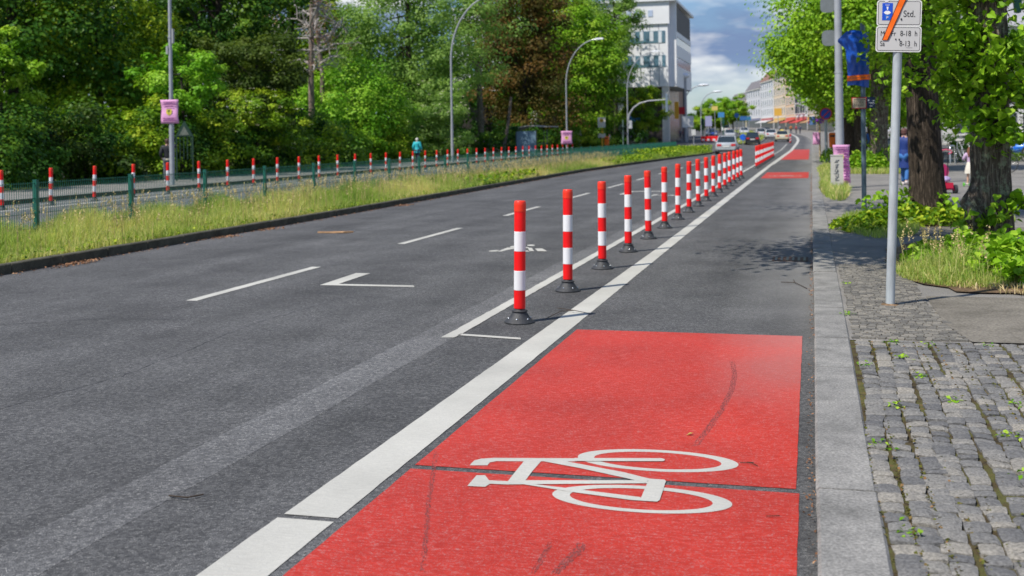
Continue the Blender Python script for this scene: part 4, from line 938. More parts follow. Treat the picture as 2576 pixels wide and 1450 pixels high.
def frame_strip(b, cx, cz, w, h, r, lw, y, t, m):
    o = rrect(w, h, r); i = rrect(w - 2 * lw, h - 2 * lw, max(.002, r - lw)); n = len(o)
    for k in range(n):
        a, c = o[k], o[(k + 1) % n]; d, e = i[k], i[(k + 1) % n]
        b.prism([(cx + a[0], y, cz + a[1]), (cx + c[0], y, cz + c[1]), (cx + e[0], y, cz + e[1]), (cx + d[0], y, cz + d[1])], (0, -t, 0), m)

# bollards
def make_bollard():
    root = empty('bollard', (0, 0, 0)); cat = 'bollard'
    b = MB(); b.lathe([(0, 0), (.130, 0), (.134, .006), (.128, .014), (.112, .026), (.088, .050), (.070, .078), (.062, .092), (.0615, .096), (.070, .098), (.071, .104), (.060, .108), (.046, .109), (.045, .128), (0, .128)], 32)
    base = b.build('base', M['rubber'], root)
    b = MB()
    for i in range(6):
        a = 2 * PI * i / 6 + .35; b.lathe([(0, 0), (.009, 0), (.009, .008), (0, .011)], 8, (.098 * math.cos(a), .098 * math.sin(a), .036))
    b.build('bolts', M['steel'], base)
    b = MB(); b.lathe([(0, .122), (.047, .122), (.049, .123), (.050, .126), (.050, .131), (.050, .955), (.050, .962), (.048, .963), (0, .963)], 28); b.build('post', M['red_film'], root)
    for z0, z1 in ((.282, .450), (.618, .788)):
        b = MB(); b.lathe([(.0502, z0), (.0508, z0 + .0006), (.0509, z0 + .004), (.0509, z0 + .012), (.0509, z1 - .012), (.0509, z1 - .004), (.0508, z1 - .0006), (.0502, z1)], 28); b.build('reflective_band', M['white_film'], root)
    b = MB(); b.lathe([(.0505, .958), (.0518, .9585), (.0520, .962), (.0520, .967), (.0520, 1.018), (.0520, 1.022), (.0515, 1.026), (.0500, 1.034), (.049, 1.046), (.044, 1.052), (0, 1.054)], 28); b.build('cap', M['orange_cap'], root)
    return root
boll = make_bollard(); first = True
def place_bollard(X, Y, z, label, group, i):
    global first
    o = boll if first else copy_tree(boll); first = False
    q = random.Random(i * 7 + int(X * 10)); o.location = (X, Y, z); o.rotation_euler = (q.uniform(-.016, .016), .010 + q.uniform(-.014, .014), q.uniform(0, 1))
    tag(o, label, 'bollard', group)
for i in range(17):
    place_bollard(-2.46, 9.44 + 2 * i, .001, ('nearest red and white bollard beside the wide cycle lane line' if i == 0 else f'{words[i]} bollard from the front in the row beside the cycle lane'), 'bollards beside the cycle lane', i)
for i in range(13):
    place_bollard(-2.46, 53 + 2 * i, .001, f'{words[i]} bollard of the dense far row beside the cycle lane', 'far row of bollards beside the cycle lane', 40 + i)
for i in range(4):
    Y = 140 + 3 * i; place_bollard(-2.5 + bend(Y), Y, rise(Y), f'{words[i]} tiny bollard where the cycle lane line bends', 'bollards at the bend', 60 + i)
for i in range(38):
    place_bollard(-20.8, 25.5 + 2 * i, -.118, f'{words[i]} bollard from the left across the road behind the green fence', 'bollards across the road', 80 + i)

# green mesh fence
fence = empty('green_fence', (-11.5, 14.85, .1), 0, 'low green welded mesh fence along the grassy median', 'fence')
def fence_panel():
    b = MB(); L = 2.44; H0, H1 = -.02, .93; w = .0030
    for i in range(49):
        y = .03 + i * (L / 48); b.box(-w, w, y - w, y + w, H0, H1)
    for z in (.02, .22, .45, .68, .91):
        for s in (-1, 1): b.box(s * .007 - .0035, s * .007 + .0035, .03, .03 + L, z - .0035, z + .0035)
    return b.build('mesh_panel', M['fence'], fence)
def fence_post():
    b = MB(); b.box(-.03, .03, -.03, .03, -.1, .95); b.box(-.034, .034, -.034, .034, .95, .962)
    for z in (.03, .46, .90): b.box(.031, .043, -.035, .035, z - .015, z + .015)
    return b.build('fence_post', M['fence'], fence)
pn, ps = fence_panel(), fence_post()
for k in range(-2, 34):
    y = 2.5 * k
    for src in (pn, ps):
        o = src if k == -2 else src.copy()
        if k > -2: C.objects.link(o); o.parent = fence
        o.location = (0, y, 0)

# lamp posts
M['glass_pale'] = mat('lamp_glass', (.75, .77, .8), .15, spec=.8)
def lamp_post(x, Y, label, head=True, direction=1, z=0.0, r=.095):
    root = empty('street_lamp', (x, Y, z), 0, label, 'street lamp', 'arched street lamps'); b = MB()
    b.tube([(0, 0, -.1), (0, 0, 2.4)], [r, r * .96], 16); b.tube([(0, 0, 2.38), (0, 0, 2.44)], [r * 1.08, r * 1.05], 16)
    b.tube([(0, 0, 2.42), (0, 0, 5.6)], [r * .8, r * .72], 16); b.tube([(0, 0, 5.55), (0, 0, 5.62)], [r * .86] * 2, 16); pts = [(0, 0, 5.6), (0, 0, 6.8)]; R_ = 3.2
    for i in range(1, 15):
        a = PI / 2 * i / 14 * .93; pts.append((direction * (R_ - R_ * math.cos(a)), 0, 6.8 + 4.3 * math.sin(a)))
    b.tube(pts, [r * .70 - r * .22 * i / 15 for i in range(len(pts))], 12); b.build('pole', M['lamp'], root, fix=False)
    e = Vector(pts[-1]); b = MB(); b.tube([e - Vector((.15 * direction, 0, .01)), e + Vector((.2 * direction, 0, .03))], [.05, .07], 10)
    vs = [(0, -.12, -.03), (.85, -.15, .0), (.85, .15, .0), (0, .12, -.03), (.05, -.09, .13), (.78, -.12, .15), (.78, .12, .15), (.05, .09, .13)]
    b.add([(e.x + direction * (.1 + vx), vy, e.z + vz) for vx, vy, vz in vs], [(0, 3, 2, 1), (4, 5, 6, 7), (0, 1, 5, 4), (1, 2, 6, 5), (2, 3, 7, 6), (3, 0, 4, 7)])
    h = b.build('lamp_head', M['glass_pale'], root)
    return root
l1 = lamp_post(-23.4, 38.0, 'nearest arched lamp post, carrying a pink poster'); l2 = lamp_post(-23.3, 72.2, 'second arched lamp post, in front of the blossoming elder')
l3 = lamp_post(-23.3, 109, 'third arched lamp post with a pink poster low down'); l4 = lamp_post(-20.25, 128, 'fourth arched lamp post, with the traffic signal arm', z=rise(128) - .2)
b = MB(); pts = [(0, -.02, 2.6), (.05, -.02, 3.4)] 
pts = [(0.02, 0, 3.2), (.25, 0, 4.1), (.7, 0, 4.75), (1.4, 0, 5.25), (2.4, 0, 5.5), (4.5, 0, 5.62)]
b.tube(pts, [.12, .11, .10, .09, .085, .08], 12); arm = b.build('signal_arm', M['lamp'], l4, fix=False)
b = MB(); b.box(4.38, 4.62, -.25, -.05, 4.2, 6.3); b.build('signal_backboard', mat('blue_grey_board', (.16, .22, .28), .5), arm)
b = MB(); b.box(.12, .5, -.2, .1, 2.4, 3.3); b.build('signal_box', mat('pale_housing', (.5, .53, .55), .5, var=.1), l4)
b = MB(); b.lathe([(0, 0), (.36, 0), (.36, .03), (0, .03)], 16, (-.55, 0, 2.6)); b.tube([(-.55, 0, 0), (-.55, 0, 3.4)], .07, 8); b.build('side_post', mat('grey_green_post', (.13, .2, .18), .5), l4)
# far lamps whose heads show against the sky
for i, (x, y, Y) in enumerate([(1762, 216, 205), (1798, 232, 245), (1722, 193, 160)]):
    p = atY(x, y, Y); h = p.z - rise(Y); root = empty('far_street_lamp', (p.x - (3 if i < 2 else 0), Y, rise(Y)), 0, ['far arched lamp against the blue sky strip', 'farther arched lamp just above the street trees', 'white lamp column right beside the office building'][i], 'street lamp', 'far street lamps'); b = MB()
    if i < 2:
        pts = [(0, 0, 0), (0, 0, h * .6)] + [(3 - 3 * math.cos(a), 0, h * .6 + h * .4 * math.sin(a)) for a in [PI / 2 * k / 8 for k in range(1, 9)]]
    else: pts = [(0, 0, 0), (0, 0, h)]
    b.tube(pts, .09 if i < 2 else .28, 8); b.build('pole', M['lamp'], root, fix=False)
    b = MB(); e = pts[-1]; b.ball((e[0] + (.6 if i < 2 else 0), 0, e[2] + .1), (1.0, .5, .22) if i < 2 else (.7, .7, .4)); b.build('lamp_head', M['glass_pale'], root, fix=False)
# right hand lamp pole
root = empty('grey_lamp_pole', (.735, 31.6, .11), 0, 'thick light grey lamp pole on the right pavement behind the grey box', 'street lamp'); b = MB()
b.tube([(0, 0, -.1), (0, 0, 3.1)], [.115, .105], 20); b.tube([(0, 0, 3.08), (0, 0, 3.13)], [.112, .112], 20); b.tube([(0, 0, 3.1), (0, 0, 7.6)], [.098, .085], 20)
b.tube([(0, 0, 7.5), (-.2, 0, 9.2), (-1.2, 0, 10.3), (-2.4, 0, 10.6)], [.085, .08, .07, .06], 12); b.build('pole', M['lamp'], root, fix=False)
b = MB(); b.box(-3.2, -2.3, -.15, .15, 10.55, 10.7); b.build('lamp_head', M['glass_pale'], root)
for z0, x0 in ((4.75, -.30), (3.85, -.27), ):
    b = MB(); plate(b, x0 + .04, z0 + .2, .38, .42, .12, .13, .03); q = b.build('small_sign', mat('sign_back', (.16, .18, .19), .5, var=.1), root)

# pink posters with blurred lettering and a yellow badge
M['pink'] = mat('pink_poster', (.62, .30, .52), .7, var=.08, vscale=3); M['plum'] = mat('plum_ink', (.20, .04, .19), .7); M['yellow'] = mat('yellow_print', (.60, .50, .05), .6); M['darkgreen'] = mat('dark_olive_print', (.10, .12, .03), .6)
def poster(parent, w, h, z, y, lines=True, x=0, name='poster'):
    b = MB(); n = 9; vs = []
    for i in range(n + 1):
        for j in range(7):
            u = j / 6 - .5; v = i / n - .5; vs.append((x + u * w * (1 - .05 * math.cos(v * 5)), y - .10 * (.25 - u * u) + .02 * math.sin(v * 9), z + v * h))
    b.add(vs, [(i * 7 + j, i * 7 + j + 1, (i + 1) * 7 + j + 1, (i + 1) * 7 + j) for i in range(n) for j in range(6)], 0, True)
    po = b.build(name, M['pink'], parent, fix=False); md = po.modifiers.new('t', 'SOLIDIFY'); md.thickness = .004
    if lines:
        b = MB(); q = random.Random(int(z * 10)); yy = y - .052
        for (vz, ww) in ((.40, .62), (.31, .70), (.22, .42), (-.28, .74), (-.37, .66)):
            xx = -ww * w / 2
            b = MB()
            while xx < ww * w / 2:
                l = q.uniform(.03, .06) * w * 1.4; b.box(x + xx, x + xx + l * .75, yy - .003, yy, z + vz * h - .022 * h, z + vz * h + .022 * h * q.uniform(.6, 1)); xx += l
            b.build('lettering', M['plum'], po)
        b = MB(); b.prism([(x + a, yy, z + c) for a, c in ((-.11 * w * 1.4, .10 * h), (.11 * w * 1.4, .10 * h), (.11 * w * 1.4, -.08 * h), (0, -.17 * h), (-.11 * w * 1.4, -.08 * h))], (0, -.004, 0)); b.build('badge', M['yellow'], po)
        b = MB(); b.prism([(x + a, yy - .005, z + c) for a, c in ((-.07 * w, .07 * h), (.07 * w, .07 * h), (.07 * w, -.01 * h), (-.07 * w, -.01 * h))], (0, -.003, 0)); b.prism([(x - .012, yy - .005, z - .14 * h), (x + .012, yy - .005, z - .14 * h), (x + .012, yy - .005, z - .02 * h), (x - .012, yy - .005, z - .02 * h)], (0, -.003, 0)); b.build('badge_print', M['darkgreen'], po)
    return po
po = poster(l1, .74, .90, 2.77, -.11); po2 = poster(l3, 1.1, 1.3, 1.5, -.12)
b = MB(); b.box(-.13, -.05, -.1, .0, 4.95, 5.25); b.box(.09, .15, -.05, .05, 5.35, 5.9); b.build('junction_box', mat('grey_box', (.3, .31, .32), .6), l1)

# ---- parking sign on a leaning galvanised pole
sp = empty('parking_sign', (.63, 10.16, .12), 0, 'leaning galvanised pole with parking time plates and orange tape', 'traffic sign'); sp.rotation_euler = (0, .0425, .03)
b = MB(); b.tube([(0, 0, -.1), (0, 0, 3.25)], .0375, 24); b.build('pole', M['galv'], sp, fix=False)
b = MB(); b.lathe([(.075, 0.0), (.07, .006), (.04, .01), (.038, .012)], 20); b.build('foot_collar', M['soil'], sp)
M['signwhite'] = mat('sign_face', (.52, .52, .51), .4, var=.04, vscale=3); M['signrim'] = mat('sign_rim', (.72, .72, .71), .35); M['ink'] = mat('sign_black', (.012, .012, .014), .5)
M['signblue'] = mat('sign_blue', (.008, .075, .55), .4); M['tape'] = mat('orange_tape', (.95, .16, .006), .35, var=.08, vscale=12); M['tapeedge'] = mat('tape_dark_edge', (.07, .012, .012), .5)
W_ = .362; pz = [2.269, 2.490, 2.832]; ph_ = [.219, .219, .44]; yo = -.0385
for i, (zc, hh_, w__) in enumerate(zip(pz, ph_, (.368, .362, .375))):
    b = MB(); plate(b, 0, zc, w__, hh_, .022, yo, .003)
    o = b.build('sign_plate', M['signrim'] if i < 2 else M['signrim'], sp)
    b = MB(); frame_strip(b, 0, zc, w__ - .018, hh_ - .018, .018, .0045, yo - .003, .0012, 0)
    if i < 2: b.build('border', M['ink'], o)
    b = MB(); plate(b, 0, zc, w__ - .0272, hh_ - .0272, .014, yo - .003, .0008); b.build('sign_face', M['signwhite'] if i < 2 else M['signblue'], o)
    if i == 0:
        for t, xx, zz, s_ in (('Mo', -.148, .030, .062), ('-', -.098, .030, .062), ('Fr', -.062, .030, .062), ('8-18', .012, .030, .066), ('h', .128, .030, .066), ('Sa', -.150, -.056, .062), ('8-13', .008, -.056, .066), ('h', .126, -.056, .066)):
            text_obj(t, s_, M['ink'], o, (xx, yo - .0045, zc + zz - .004), sx=.74 if t != '-' else .9)
        b = MB(); b.box(.062, .112, yo - .0052, yo - .004, zc - .074, zc - .0725); b.build('underline', M['ink'], o)
        bb = MB()
        for xx, zz in ((-.022, -.002), (.006, -.004)): bb.ball((xx, yo - .006, zc + zz), (.006, .005, .008), 8, 5)
        bb.build('cable_tie_ends', M['rubber'], o)
    if i == 1:
        text_obj('Std.', .078, M['ink'], o, (.032, yo - .0045, zc - .032), sx=.84)
        b = MB(); b.box(-.138, -.053, yo - .0055, yo - .004, zc - .062, zc + .085); pb = b.build('parking_disc_symbol', M['signblue'], o)
        y2 = yo - .0062; b = MB(); b.prism([(-.105, y2, zc + .053), (-.087, y2, zc + .053), (-.094, y2, zc + .022), (-.098, y2, zc + .022)], (0, -.001, 0))
        b.prism([(-.126, y2, zc + .003), (-.113, y2, zc + .016), (-.104, y2, zc + .019), (-.096, y2, zc + .015), (-.088, y2, zc + .019), (-.079, y2, zc + .016), (-.067, y2, zc + .003), (-.082, y2, zc - .010), (-.096, y2, zc - .013), (-.111, y2, zc - .010)], (0, -.001, 0))
        b.box(-.114, -.080, y2 - .001, y2, zc + .065, zc + .069); b.build('disc_scale', mat('pure_white', (.8, .8, .8), .4), pb)
        b = MB(); frame_strip(b, -.095, zc - .038, .032, .036, .003, .002, y2, .001, 0); b.build('p_frame', mat('cyan_line', (.05, .35, .75), .4), pb)
        text_obj('P', .033, bpy.data.materials['pure_white'], pb, (-.1045, y2 - .001, zc - .050), ex=.0008)
        bb = MB(); bb.ball((.018, yo - .006, zc - .052), (.007, .006, .010), 8, 5); bb.build('cable_tie_ends', M['rubber'], o)
        bb = MB(); bb.prism([(-.105 + .022 * math.cos(a), yo - .0062, zc + .110 + .016 * math.sin(a)) for a in [PI + PI * k / 10 for k in range(11)]], (0, -.0008, 0)); bb.build('sticker', bpy.data.materials['pure_white'], o)
yt = yo - .0105
def quadstrip(b, P, Q, w0, w1, y, m): 
    n = 12
    for k in range(n):
        f0, f1 = k / n, (k + 1) / n; c0 = (P[0] + (Q[0] - P[0]) * f0, P[1] + (Q[1] - P[1]) * f0); c1 = (P[0] + (Q[0] - P[0]) * f1, P[1] + (Q[1] - P[1]) * f1)
        r0_, r1_ = w0 + (w1 - w0) * f0, w0 + (w1 - w0) * f1; wv = lambda f: y - .002 * math.sin(f * 17)
        b.add([(c0[0] - r0_, wv(f0), c0[1]), (c0[0] + r0_, wv(f0), c0[1]), (c1[0] + r1_, wv(f1), c1[1]), (c1[0] - r1_, wv(f1), c1[1])], [(0, 1, 2, 3)], m)
b = MB(); quadstrip(b, (-.110, 2.258), (.055, 2.684), .026, .031, yt, 0); quadstrip(b, (-.110, 2.260), (.055, 2.684), .018, .025, yt - .0022, 1)
tp_ = b.build('crossing_tape', [M['tapeedge'], M['tape']], sp, fix=False)

# ---- covered sign wrapped in blue plastic
bs = empty('covered_sign', (.90, 21.25, .11), 0, 'blue pole with a sign wrapped in blue plastic and orange tape', 'traffic sign'); bs.rotation_euler = (0, 0.005, 0)
M['polepaint'] = mat('blue_grey_pole', (.10, .15, .19), .5, .3, var=.2, vscale=8)
b = MB(); b.tube([(0, 0, -.1), (0, 0, 3.45)], .042, 16); b.build('pole', M['polepaint'], bs, fix=False)
M['bluebag'] = mat('blue_plastic_sheet', (.006, .085, .50), .28, spec=.6, var=.25, vscale=5, bump=.8, bscale=9)
def zat(y, D=20.3): return HCAM - (y - 336) / FPX * D - .11
def xat(x): return (x - 2173) / FPX * 20.3
rgb_ = np.random.default_rng(4); b = MB(); n, k = 22, 14
for side in (-1, 1):
    vs = []
    for i in range(n + 1):
        for j in range(k + 1):
            v = i / n; u = j / k; zz = zat(82) + (zat(220) - zat(82)) * v; xl = xat(2134 - 2 * math.sin(v * 6)); xr = xat(2190 - 3 * v)
            if v < .35: xl += xat(2112 - 0) * 0 - .16 * max(0, 1 - abs(v - .16) / .16)
            pinch = 1 - .5 * (1 - abs(2 * u - 1) ** 4) * 0
            th = .09 * (1 - abs(2 * u - 1) ** 3) * (.55 + .45 * math.cos((v - .45) * 2.2)) + .012 * math.sin(u * 19 + v * 7) * math.sin(v * 15) + rgb_.normal() * .004
            if i in (0,): th *= .3
            vs.append((xl + (xr - xl) * u, side * max(.004, th), zz + .025 * math.sin(u * 5)))
    b.add(vs, [(i * (k + 1) + j, i * (k + 1) + j + 1, (i + 1) * (k + 1) + j + 1, (i + 1) * (k + 1) + j) for i in range(n) for j in range(k)], 0, True)
b.build('plastic_cover', M['bluebag'], bs)
for z0 in (zat(195.5), zat(202.5)):
    b = MB(); N = 24
    ring = [(xat(2163) + (.205) * math.cos(a) , .105 * math.sin(a), z0 + .012 * math.cos(a)) for a in [2 * PI * i / N for i in range(N)]]
    b.add([(x, y, z - .022) for x, y, z in ring] + [(x, y, z + .022) for x, y, z in ring], [(i, (i + 1) % N, N + (i + 1) % N, N + i) for i in range(N)], 0, True); b.build('orange_tape', M['tape'], bs)
M['cream'] = mat('cream_sign', (.55, .46, .34), .5); M['redrim'] = mat('red_rim', (.45, .02, .03), .5); M['navy'] = mat('navy_sign', (.012, .03, .09), .5)
b = MB(); zc = (zat(248) + zat(277)) / 2; plate(b, xat(2163), zc, .262, .205, .012, -.05, .006); a_ = b.build('hydrant_plate', M['redrim'], bs)
b = MB(); plate(b, xat(2163), zc, .228, .172, .006, -.0565, .002); a2 = b.build('plate_face', M['cream'], a_)
b = MB(); q = random.Random(2)
for r_ in range(5):
    xx = -.09
    while xx < .08: l = q.uniform(.01, .035); b.box(xat(2163) + xx, xat(2163) + xx + l, -.0605, -.0588, zc + .055 - r_ * .028, zc + .068 - r_ * .028); xx += l + .008
b.build('plate_print', M['ink'], a2)
b = MB(); plate(b, xat(2191), zc + .005, .145, .20, .010, -.05, .006); a3 = b.build('navy_plate', M['navy'], bs)
b = MB(); b.box(xat(2184), xat(2187), -.058, -.0565, zc + .03, zc + .06); b.box(xat(2195), xat(2200), -.058, -.0565, zc + .03, zc + .045); b.box(xat(2186), xat(2199), -.058, -.0565, zc - .005, zc + .005)
for xx in (2190, 2193.5, 2197.5): b.box(xat(xx), xat(xx) + .006, -.058, -.0565, zc - .03, zc + .0)
b.box(xat(2188), xat(2195), -.058, -.0565, zc - .065, zc - .05); b.build('plate_print', bpy.data.materials['pure_white'], a3)

# ---- grey cabinet with scribbled tags, pink posters tied to the lamp pole behind
M['cab'] = mat('pale_grey_cabinet', (.46, .45, .42), .7, var=.1, vscale=5, bump=.1)
root = empty('junction_cabinet', (.62, 30.0, .11), 0, 'slim pale grey junction cabinet scribbled with dark tags', 'utility cabinet'); b = MB()
b.box(-.16, .16, -.11, .11, -.05, .20); b.box(-.155, .155, -.105, .105, .206, .90); b.box(-.165, .165, -.115, .115, .90, .925); b.build('cabinet_body', M['cab'], root)
b = MB(); q = random.Random(9)
for (zz, s_) in ((.76, .05), (.64, .08), (.52, .07), (.40, .09), (.30, .05)):
    pts = [(q.uniform(-.03, .03) + s_ * math.cos(k * 2.1 + zz * 9) * .7, -.1085, zz + s_ * .8 * math.sin(k * 1.7 + zz * 5)) for k in range(7)]
    b.tube(pts, .0055, 4)
b.build('scribble', M['navy'], root, fix=False)
b = MB(); b.box(.10, .30, -.005, 0, .1, .95)
root = empty('poster_stack', (.735, 31.42, .11), 0, 'pink posters with dark print tied low around the grey lamp pole', 'poster', None)
p1 = poster(root, .42, .62, .85, -.02, x=.03); p2 = poster(root, .22, .40, .34, .0, False, x=.15)
b = MB(); q = random.Random(5)
for r_ in range(11): b.box(.09, .09 + q.uniform(.08, .15), -.085, -.075, .22 + r_ * .075, .26 + r_ * .075)
b.build('bold_print', M['plum'], root)

# ---- sign pole with orange bin, farther along
root = empty('no_stopping_sign', (.72, 59, .11), 0, 'thin grey pole with a round blue and red sign and litter bin', 'traffic sign'); b = MB(); b.tube([(0, 0, -.1), (0, 0, 2.7)], .075, 12); b.build('pole', M['galv'], root, fix=False)
def disc(b, x, y, z, r, t, m=0, n=24): b.prism([(x + r * math.cos(2 * PI * i / n), y, z + r * math.sin(2 * PI * i / n)) for i in range(n)], (0, -t, 0), m)
b = MB(); disc(b, 0, -.08, 2.45, .30, .012); s_ = b.build('sign_disc', mat('red_sign', (.6, .02, .03), .45), root)
b = MB(); disc(b, 0, -.093, 2.45, .24, .003); b.build('sign_face', M['signblue'], s_)
b = MB(); b.prism([(-.17, -.097, 2.30), (-.13, -.097, 2.26), (.17, -.097, 2.56), (.13, -.097, 2.60)], (0, -.003, 0)); b.build('red_bar', bpy.data.materials['red_sign'], s_)
M['orange'] = mat('orange_plastic', (.88, .17, .01), .4, spec=.4)
def bin_(loc, label, w=.36, h=.75):
    root = empty('litter_bin', loc, 0, label, 'litter bin', 'orange litter bins'); b = MB(); pr = rrect(w, w * .8, .08)
    rings = [(0.0, .80), (.05, .92), (h * .75, 1.0), (h * .92, 1.0), (h, .8)]
    vs = [(x * k, y * k, z) for z, k in rings for x, y in pr]; n = len(pr)
    b.add(vs, [(i * n + j, i * n + (j + 1) % n, (i + 1) * n + (j + 1) % n, (i + 1) * n + j) for i in range(4) for j in range(n)] + [tuple(range(n)), tuple(range(4 * n, 5 * n))]); b.build('bin_body', M['orange'], root)
    b = MB(); b.box(-w * .33, w * .33, -w * .42 - .004, -w * .38, h * .72, h * .84); b.build('opening', M['black'], root); b = MB(); b.box(w * .35, w * .7, -.05, .05, h * .45, h * .6); b.build('bracket', M['black'], root); return root
bin_((1.03, 59, .85), 'orange litter bin hanging beside the grey sign pole on the right pavement')
root = empty('poster_pole', (.50, 72, .11), 0, 'thin pole with small purple sign, blue plate and pink poster', 'traffic sign'); b = MB(); b.tube([(0, 0, -.1), (0, 0, 2.5)], .05, 10); b.build('pole', mat('yellowish_post', (.5, .4, .2), .6), root, fix=False)
b = MB(); disc(b, .02, -.06, 2.3, .24, .01); b.build('round_sign', mat('purple_sign', (.22, .03, .45), .5), root); b = MB(); plate(b, -.42, 2.25, .4, .5, .04, -.06, .01); b.build('blue_plate', mat('dull_blue', (.10, .2, .45), .5), root); poster(root, .42, .75, 1.15, -.08, False, x=-.2)

# ---- bus stop
root = empty('bus_shelter', (-24.6, 99, 0.0), 0, 'grey bus shelter with arched roof and a dark side panel', 'bus shelter', None)
M['shelter'] = mat('shelter_blue_grey', (.15, .24, .33), .35, var=.15, vscale=2, spec=.6); M['sroof'] = mat('weathered_roof', (.28, .28, .28), .6, var=.3, vscale=4)
b = MB(); b.box(-.85, .95, -1.5, -1.42, .2, 2.15); b.build('end_panel', M['shelter'], root)
fm_ = mat('dark_frame', (.03, .04, .05), .4)
for x, y in ((-.9, -1.60), (.96, -1.60), (-.9, 1.45), (.93, 1.45), (1.9, -1.4)):
    b = MB(); b.box(x, x + .07, y, y + .07, 0, 2.25); b.build('post', fm_, root)
b = MB(); b.box(1.03, 1.9, -1.40, -1.35, 1.0, 1.08); b.build('rail', fm_, root)
b = MB(); pr = [(-1.2 + 3.5 * i / 12, 2.25 + .33 * math.sin(PI * min(1, i / 9) * .75)) for i in range(13)]
b.add([(x, y, z) for y in (-1.7, 1.7) for x, z in pr] + [(x, y, z + .08) for y in (-1.7, 1.7) for x, z in pr], [(i, i + 1, 14 + i, 13 + i) for i in range(12)] + [(26 + i, 39 + i, 40 + i, 27 + i) for i in range(12)] + [(i, 26 + i, 27 + i, i + 1) for i in range(12)] + [(13 + i, 14 + i, 40 + i, 39 + i) for i in range(12)] + [(0, 13, 39, 26), (12, 38, 51, 25)]); b.build('roof', M['sroof'], root)
b = MB(); b.box(-.5, .5, -1.2, 1.2, .45, .5); b.build('bench', M['shelter'], root)
b = MB(); b.box(-.86, -.83, -1.4, 1.4, .3, 2.1); b.build('back_panel', mat_glass('shelter_glass', (.07, .10, .10)), root)
root = empty('bus_stop_pole', (-21.6, 119, rise(119)), 0, 'yellow bus stop pole with a white stop plate', 'bus stop sign', None); ypo = mat('stop_yellow', (.72, .42, .02), .5)
b = MB(); b.tube([(0, 0, -.3), (0, 0, 3.3)], .12, 12); b.build('pole', ypo, root, fix=False); wp = mat('off_white_plate', (.66, .64, .55), .5)
b = MB(); plate(b, 0, 2.95, .82, 1.1, .06, -.13, .06); s_ = b.build('stop_plate', wp, root); b = MB(); disc(b, 0, -.2, 3.15, .2, .01); b2_ = b.build('stop_mark', ypo, s_); text_obj('H', .28, mat('stop_green', (.01, .12, .05), .5), b2_, (0, -.214, 3.05), align='CENTER')
b = MB(); plate(b, 0, 1.55, .8, .45, .05, -.13, .06); b.build('timetable_plate', wp, root)
bin_((-21.1, 119, .62), 'orange litter bin at the bus stop pole', .5, .95)
# park notice in a green pointed frame, seen behind the nearest lamp post
root = empty('park_notice', (*tp(464, 47)[:2], 0), .3, 'small pointed green park sign half hidden behind the nearest lamp post', 'sign'); gf = mat('green_timber', (.008, .04, .024), .6)
for x in (-.36, .31):
    b = MB(); b.box(x, x + .05, -.03, .03, 0, 1.845); b.build('post', gf, root)
b = MB(); b.prism([(-.37, -.03, 1.85), (.37, -.03, 1.85), (0, -.03, 2.5)], (0, .06, 0)); b.build('gable', gf, root)
b = MB(); b.prism([(-.2, -.036, 1.90), (.2, -.036, 1.90), (0, -.036, 2.28)], (0, -.004, 0)); b.build('notice', mat('notice_white', (.13, .15, .12), .6, var=.5, vscale=12), root)
b = MB(); [b.box(x, x + .03, -.01, .01, .9, 1.85) for x in (-.2, -.05, .1, .25)]; b.build('lattice', gf, root)
p = tp(188, 50); root = empty('park_box', p, 0, 'dark box with pink scrawl half hidden in the undergrowth on the left', 'utility box'); b = MB(); b.box(-.45, .45, -.3, .3, 0, 1.35); b.build('box_body', mat('dark_box', (.06, .06, .065), .7, var=.3), root); b = MB(); b.tube([(-.4, -.31, 1.0), (-.28, -.31, 1.2), (-.2, -.31, .95), (-.05, -.31, 1.2), (.02, -.31, 1.0)], .02, 5); b.build('scrawl', mat('pink_scrawl', (.45, .05, .28), .6), root, fix=False)
# fallen bits on the road
def twig(name, loc, pts, r, m, label, cat='twig'):
    b = MB(); [b.tube(p_, r, 5) for p_ in pts]; o = b.build(name, m, fix=False); o.location = loc; return tag(o, label, cat)
M['twig'] = mat('dark_twig', (.045, .03, .02), .9); M['tanwood'] = mat('tan_wood', (.42, .25, .13), .8, var=.3)
p = gp(840, 587); b = MB(); b.prism([(-.28, -.05, 0), (.1, -.035, 0), (.32, .10, 0), (.28, .13, 0), (.08, .02, 0), (-.25, 0, 0)], (0, 0, .025)); b.prism([(0, -.03, .01), (.2, -.06, .01), (.28, 0, .012), (.1, .0, .01)], (0, 0, .02)); o = b.build('bark_piece', M['tanwood']); o.location = (p.x, p.y, .004); tag(o, 'tan piece of broken bark lying on the road', 'bark piece')
a1, a2_, a3_ = gp(1485, 793), gp(1395, 785), gp(1445, 788)
twig('fallen_twig', (0, 0, .012), [[(a1.x, a1.y, 0), (a3_.x, a3_.y, .012), (a2_.x, a2_.y + .12, .006)], [(a3_.x, a3_.y, .012), (a3_.x - .12, a3_.y - .02, .006), (gp(1372, 806).x, gp(1372, 806).y, 0)]], .0035, M['twig'], 'thin dark twig lying across the wide white line near the first bollard')
a1, a2_ = gp(425, 1252), gp(512, 1249); mm_ = gp(470, 1259)
twig('fallen_twig', (0, 0, .009), [[(a1.x, a1.y, 0), (mm_.x, mm_.y, .004), (a2_.x, a2_.y, 0)]], .0035, M['twig'], 'short dark twig on the asphalt in the left foreground')
a1, a2_, a3_ = gp(1965, 712), gp(2030, 728), gp(2000, 715)
twig('fallen_twig', (0, 0, .009), [[(a1.x, a1.y, 0), (a3_.x, a3_.y, .008), (a2_.x, a2_.y, 0)], [(a3_.x, a3_.y, .006), (a3_.x - .02, a3_.y + .3, 0)]], .004, M['twig'], 'forked dark twig near the kerb on the cycle lane')
a1, a2_ = gp(1927, 1304), gp(1962, 1303)
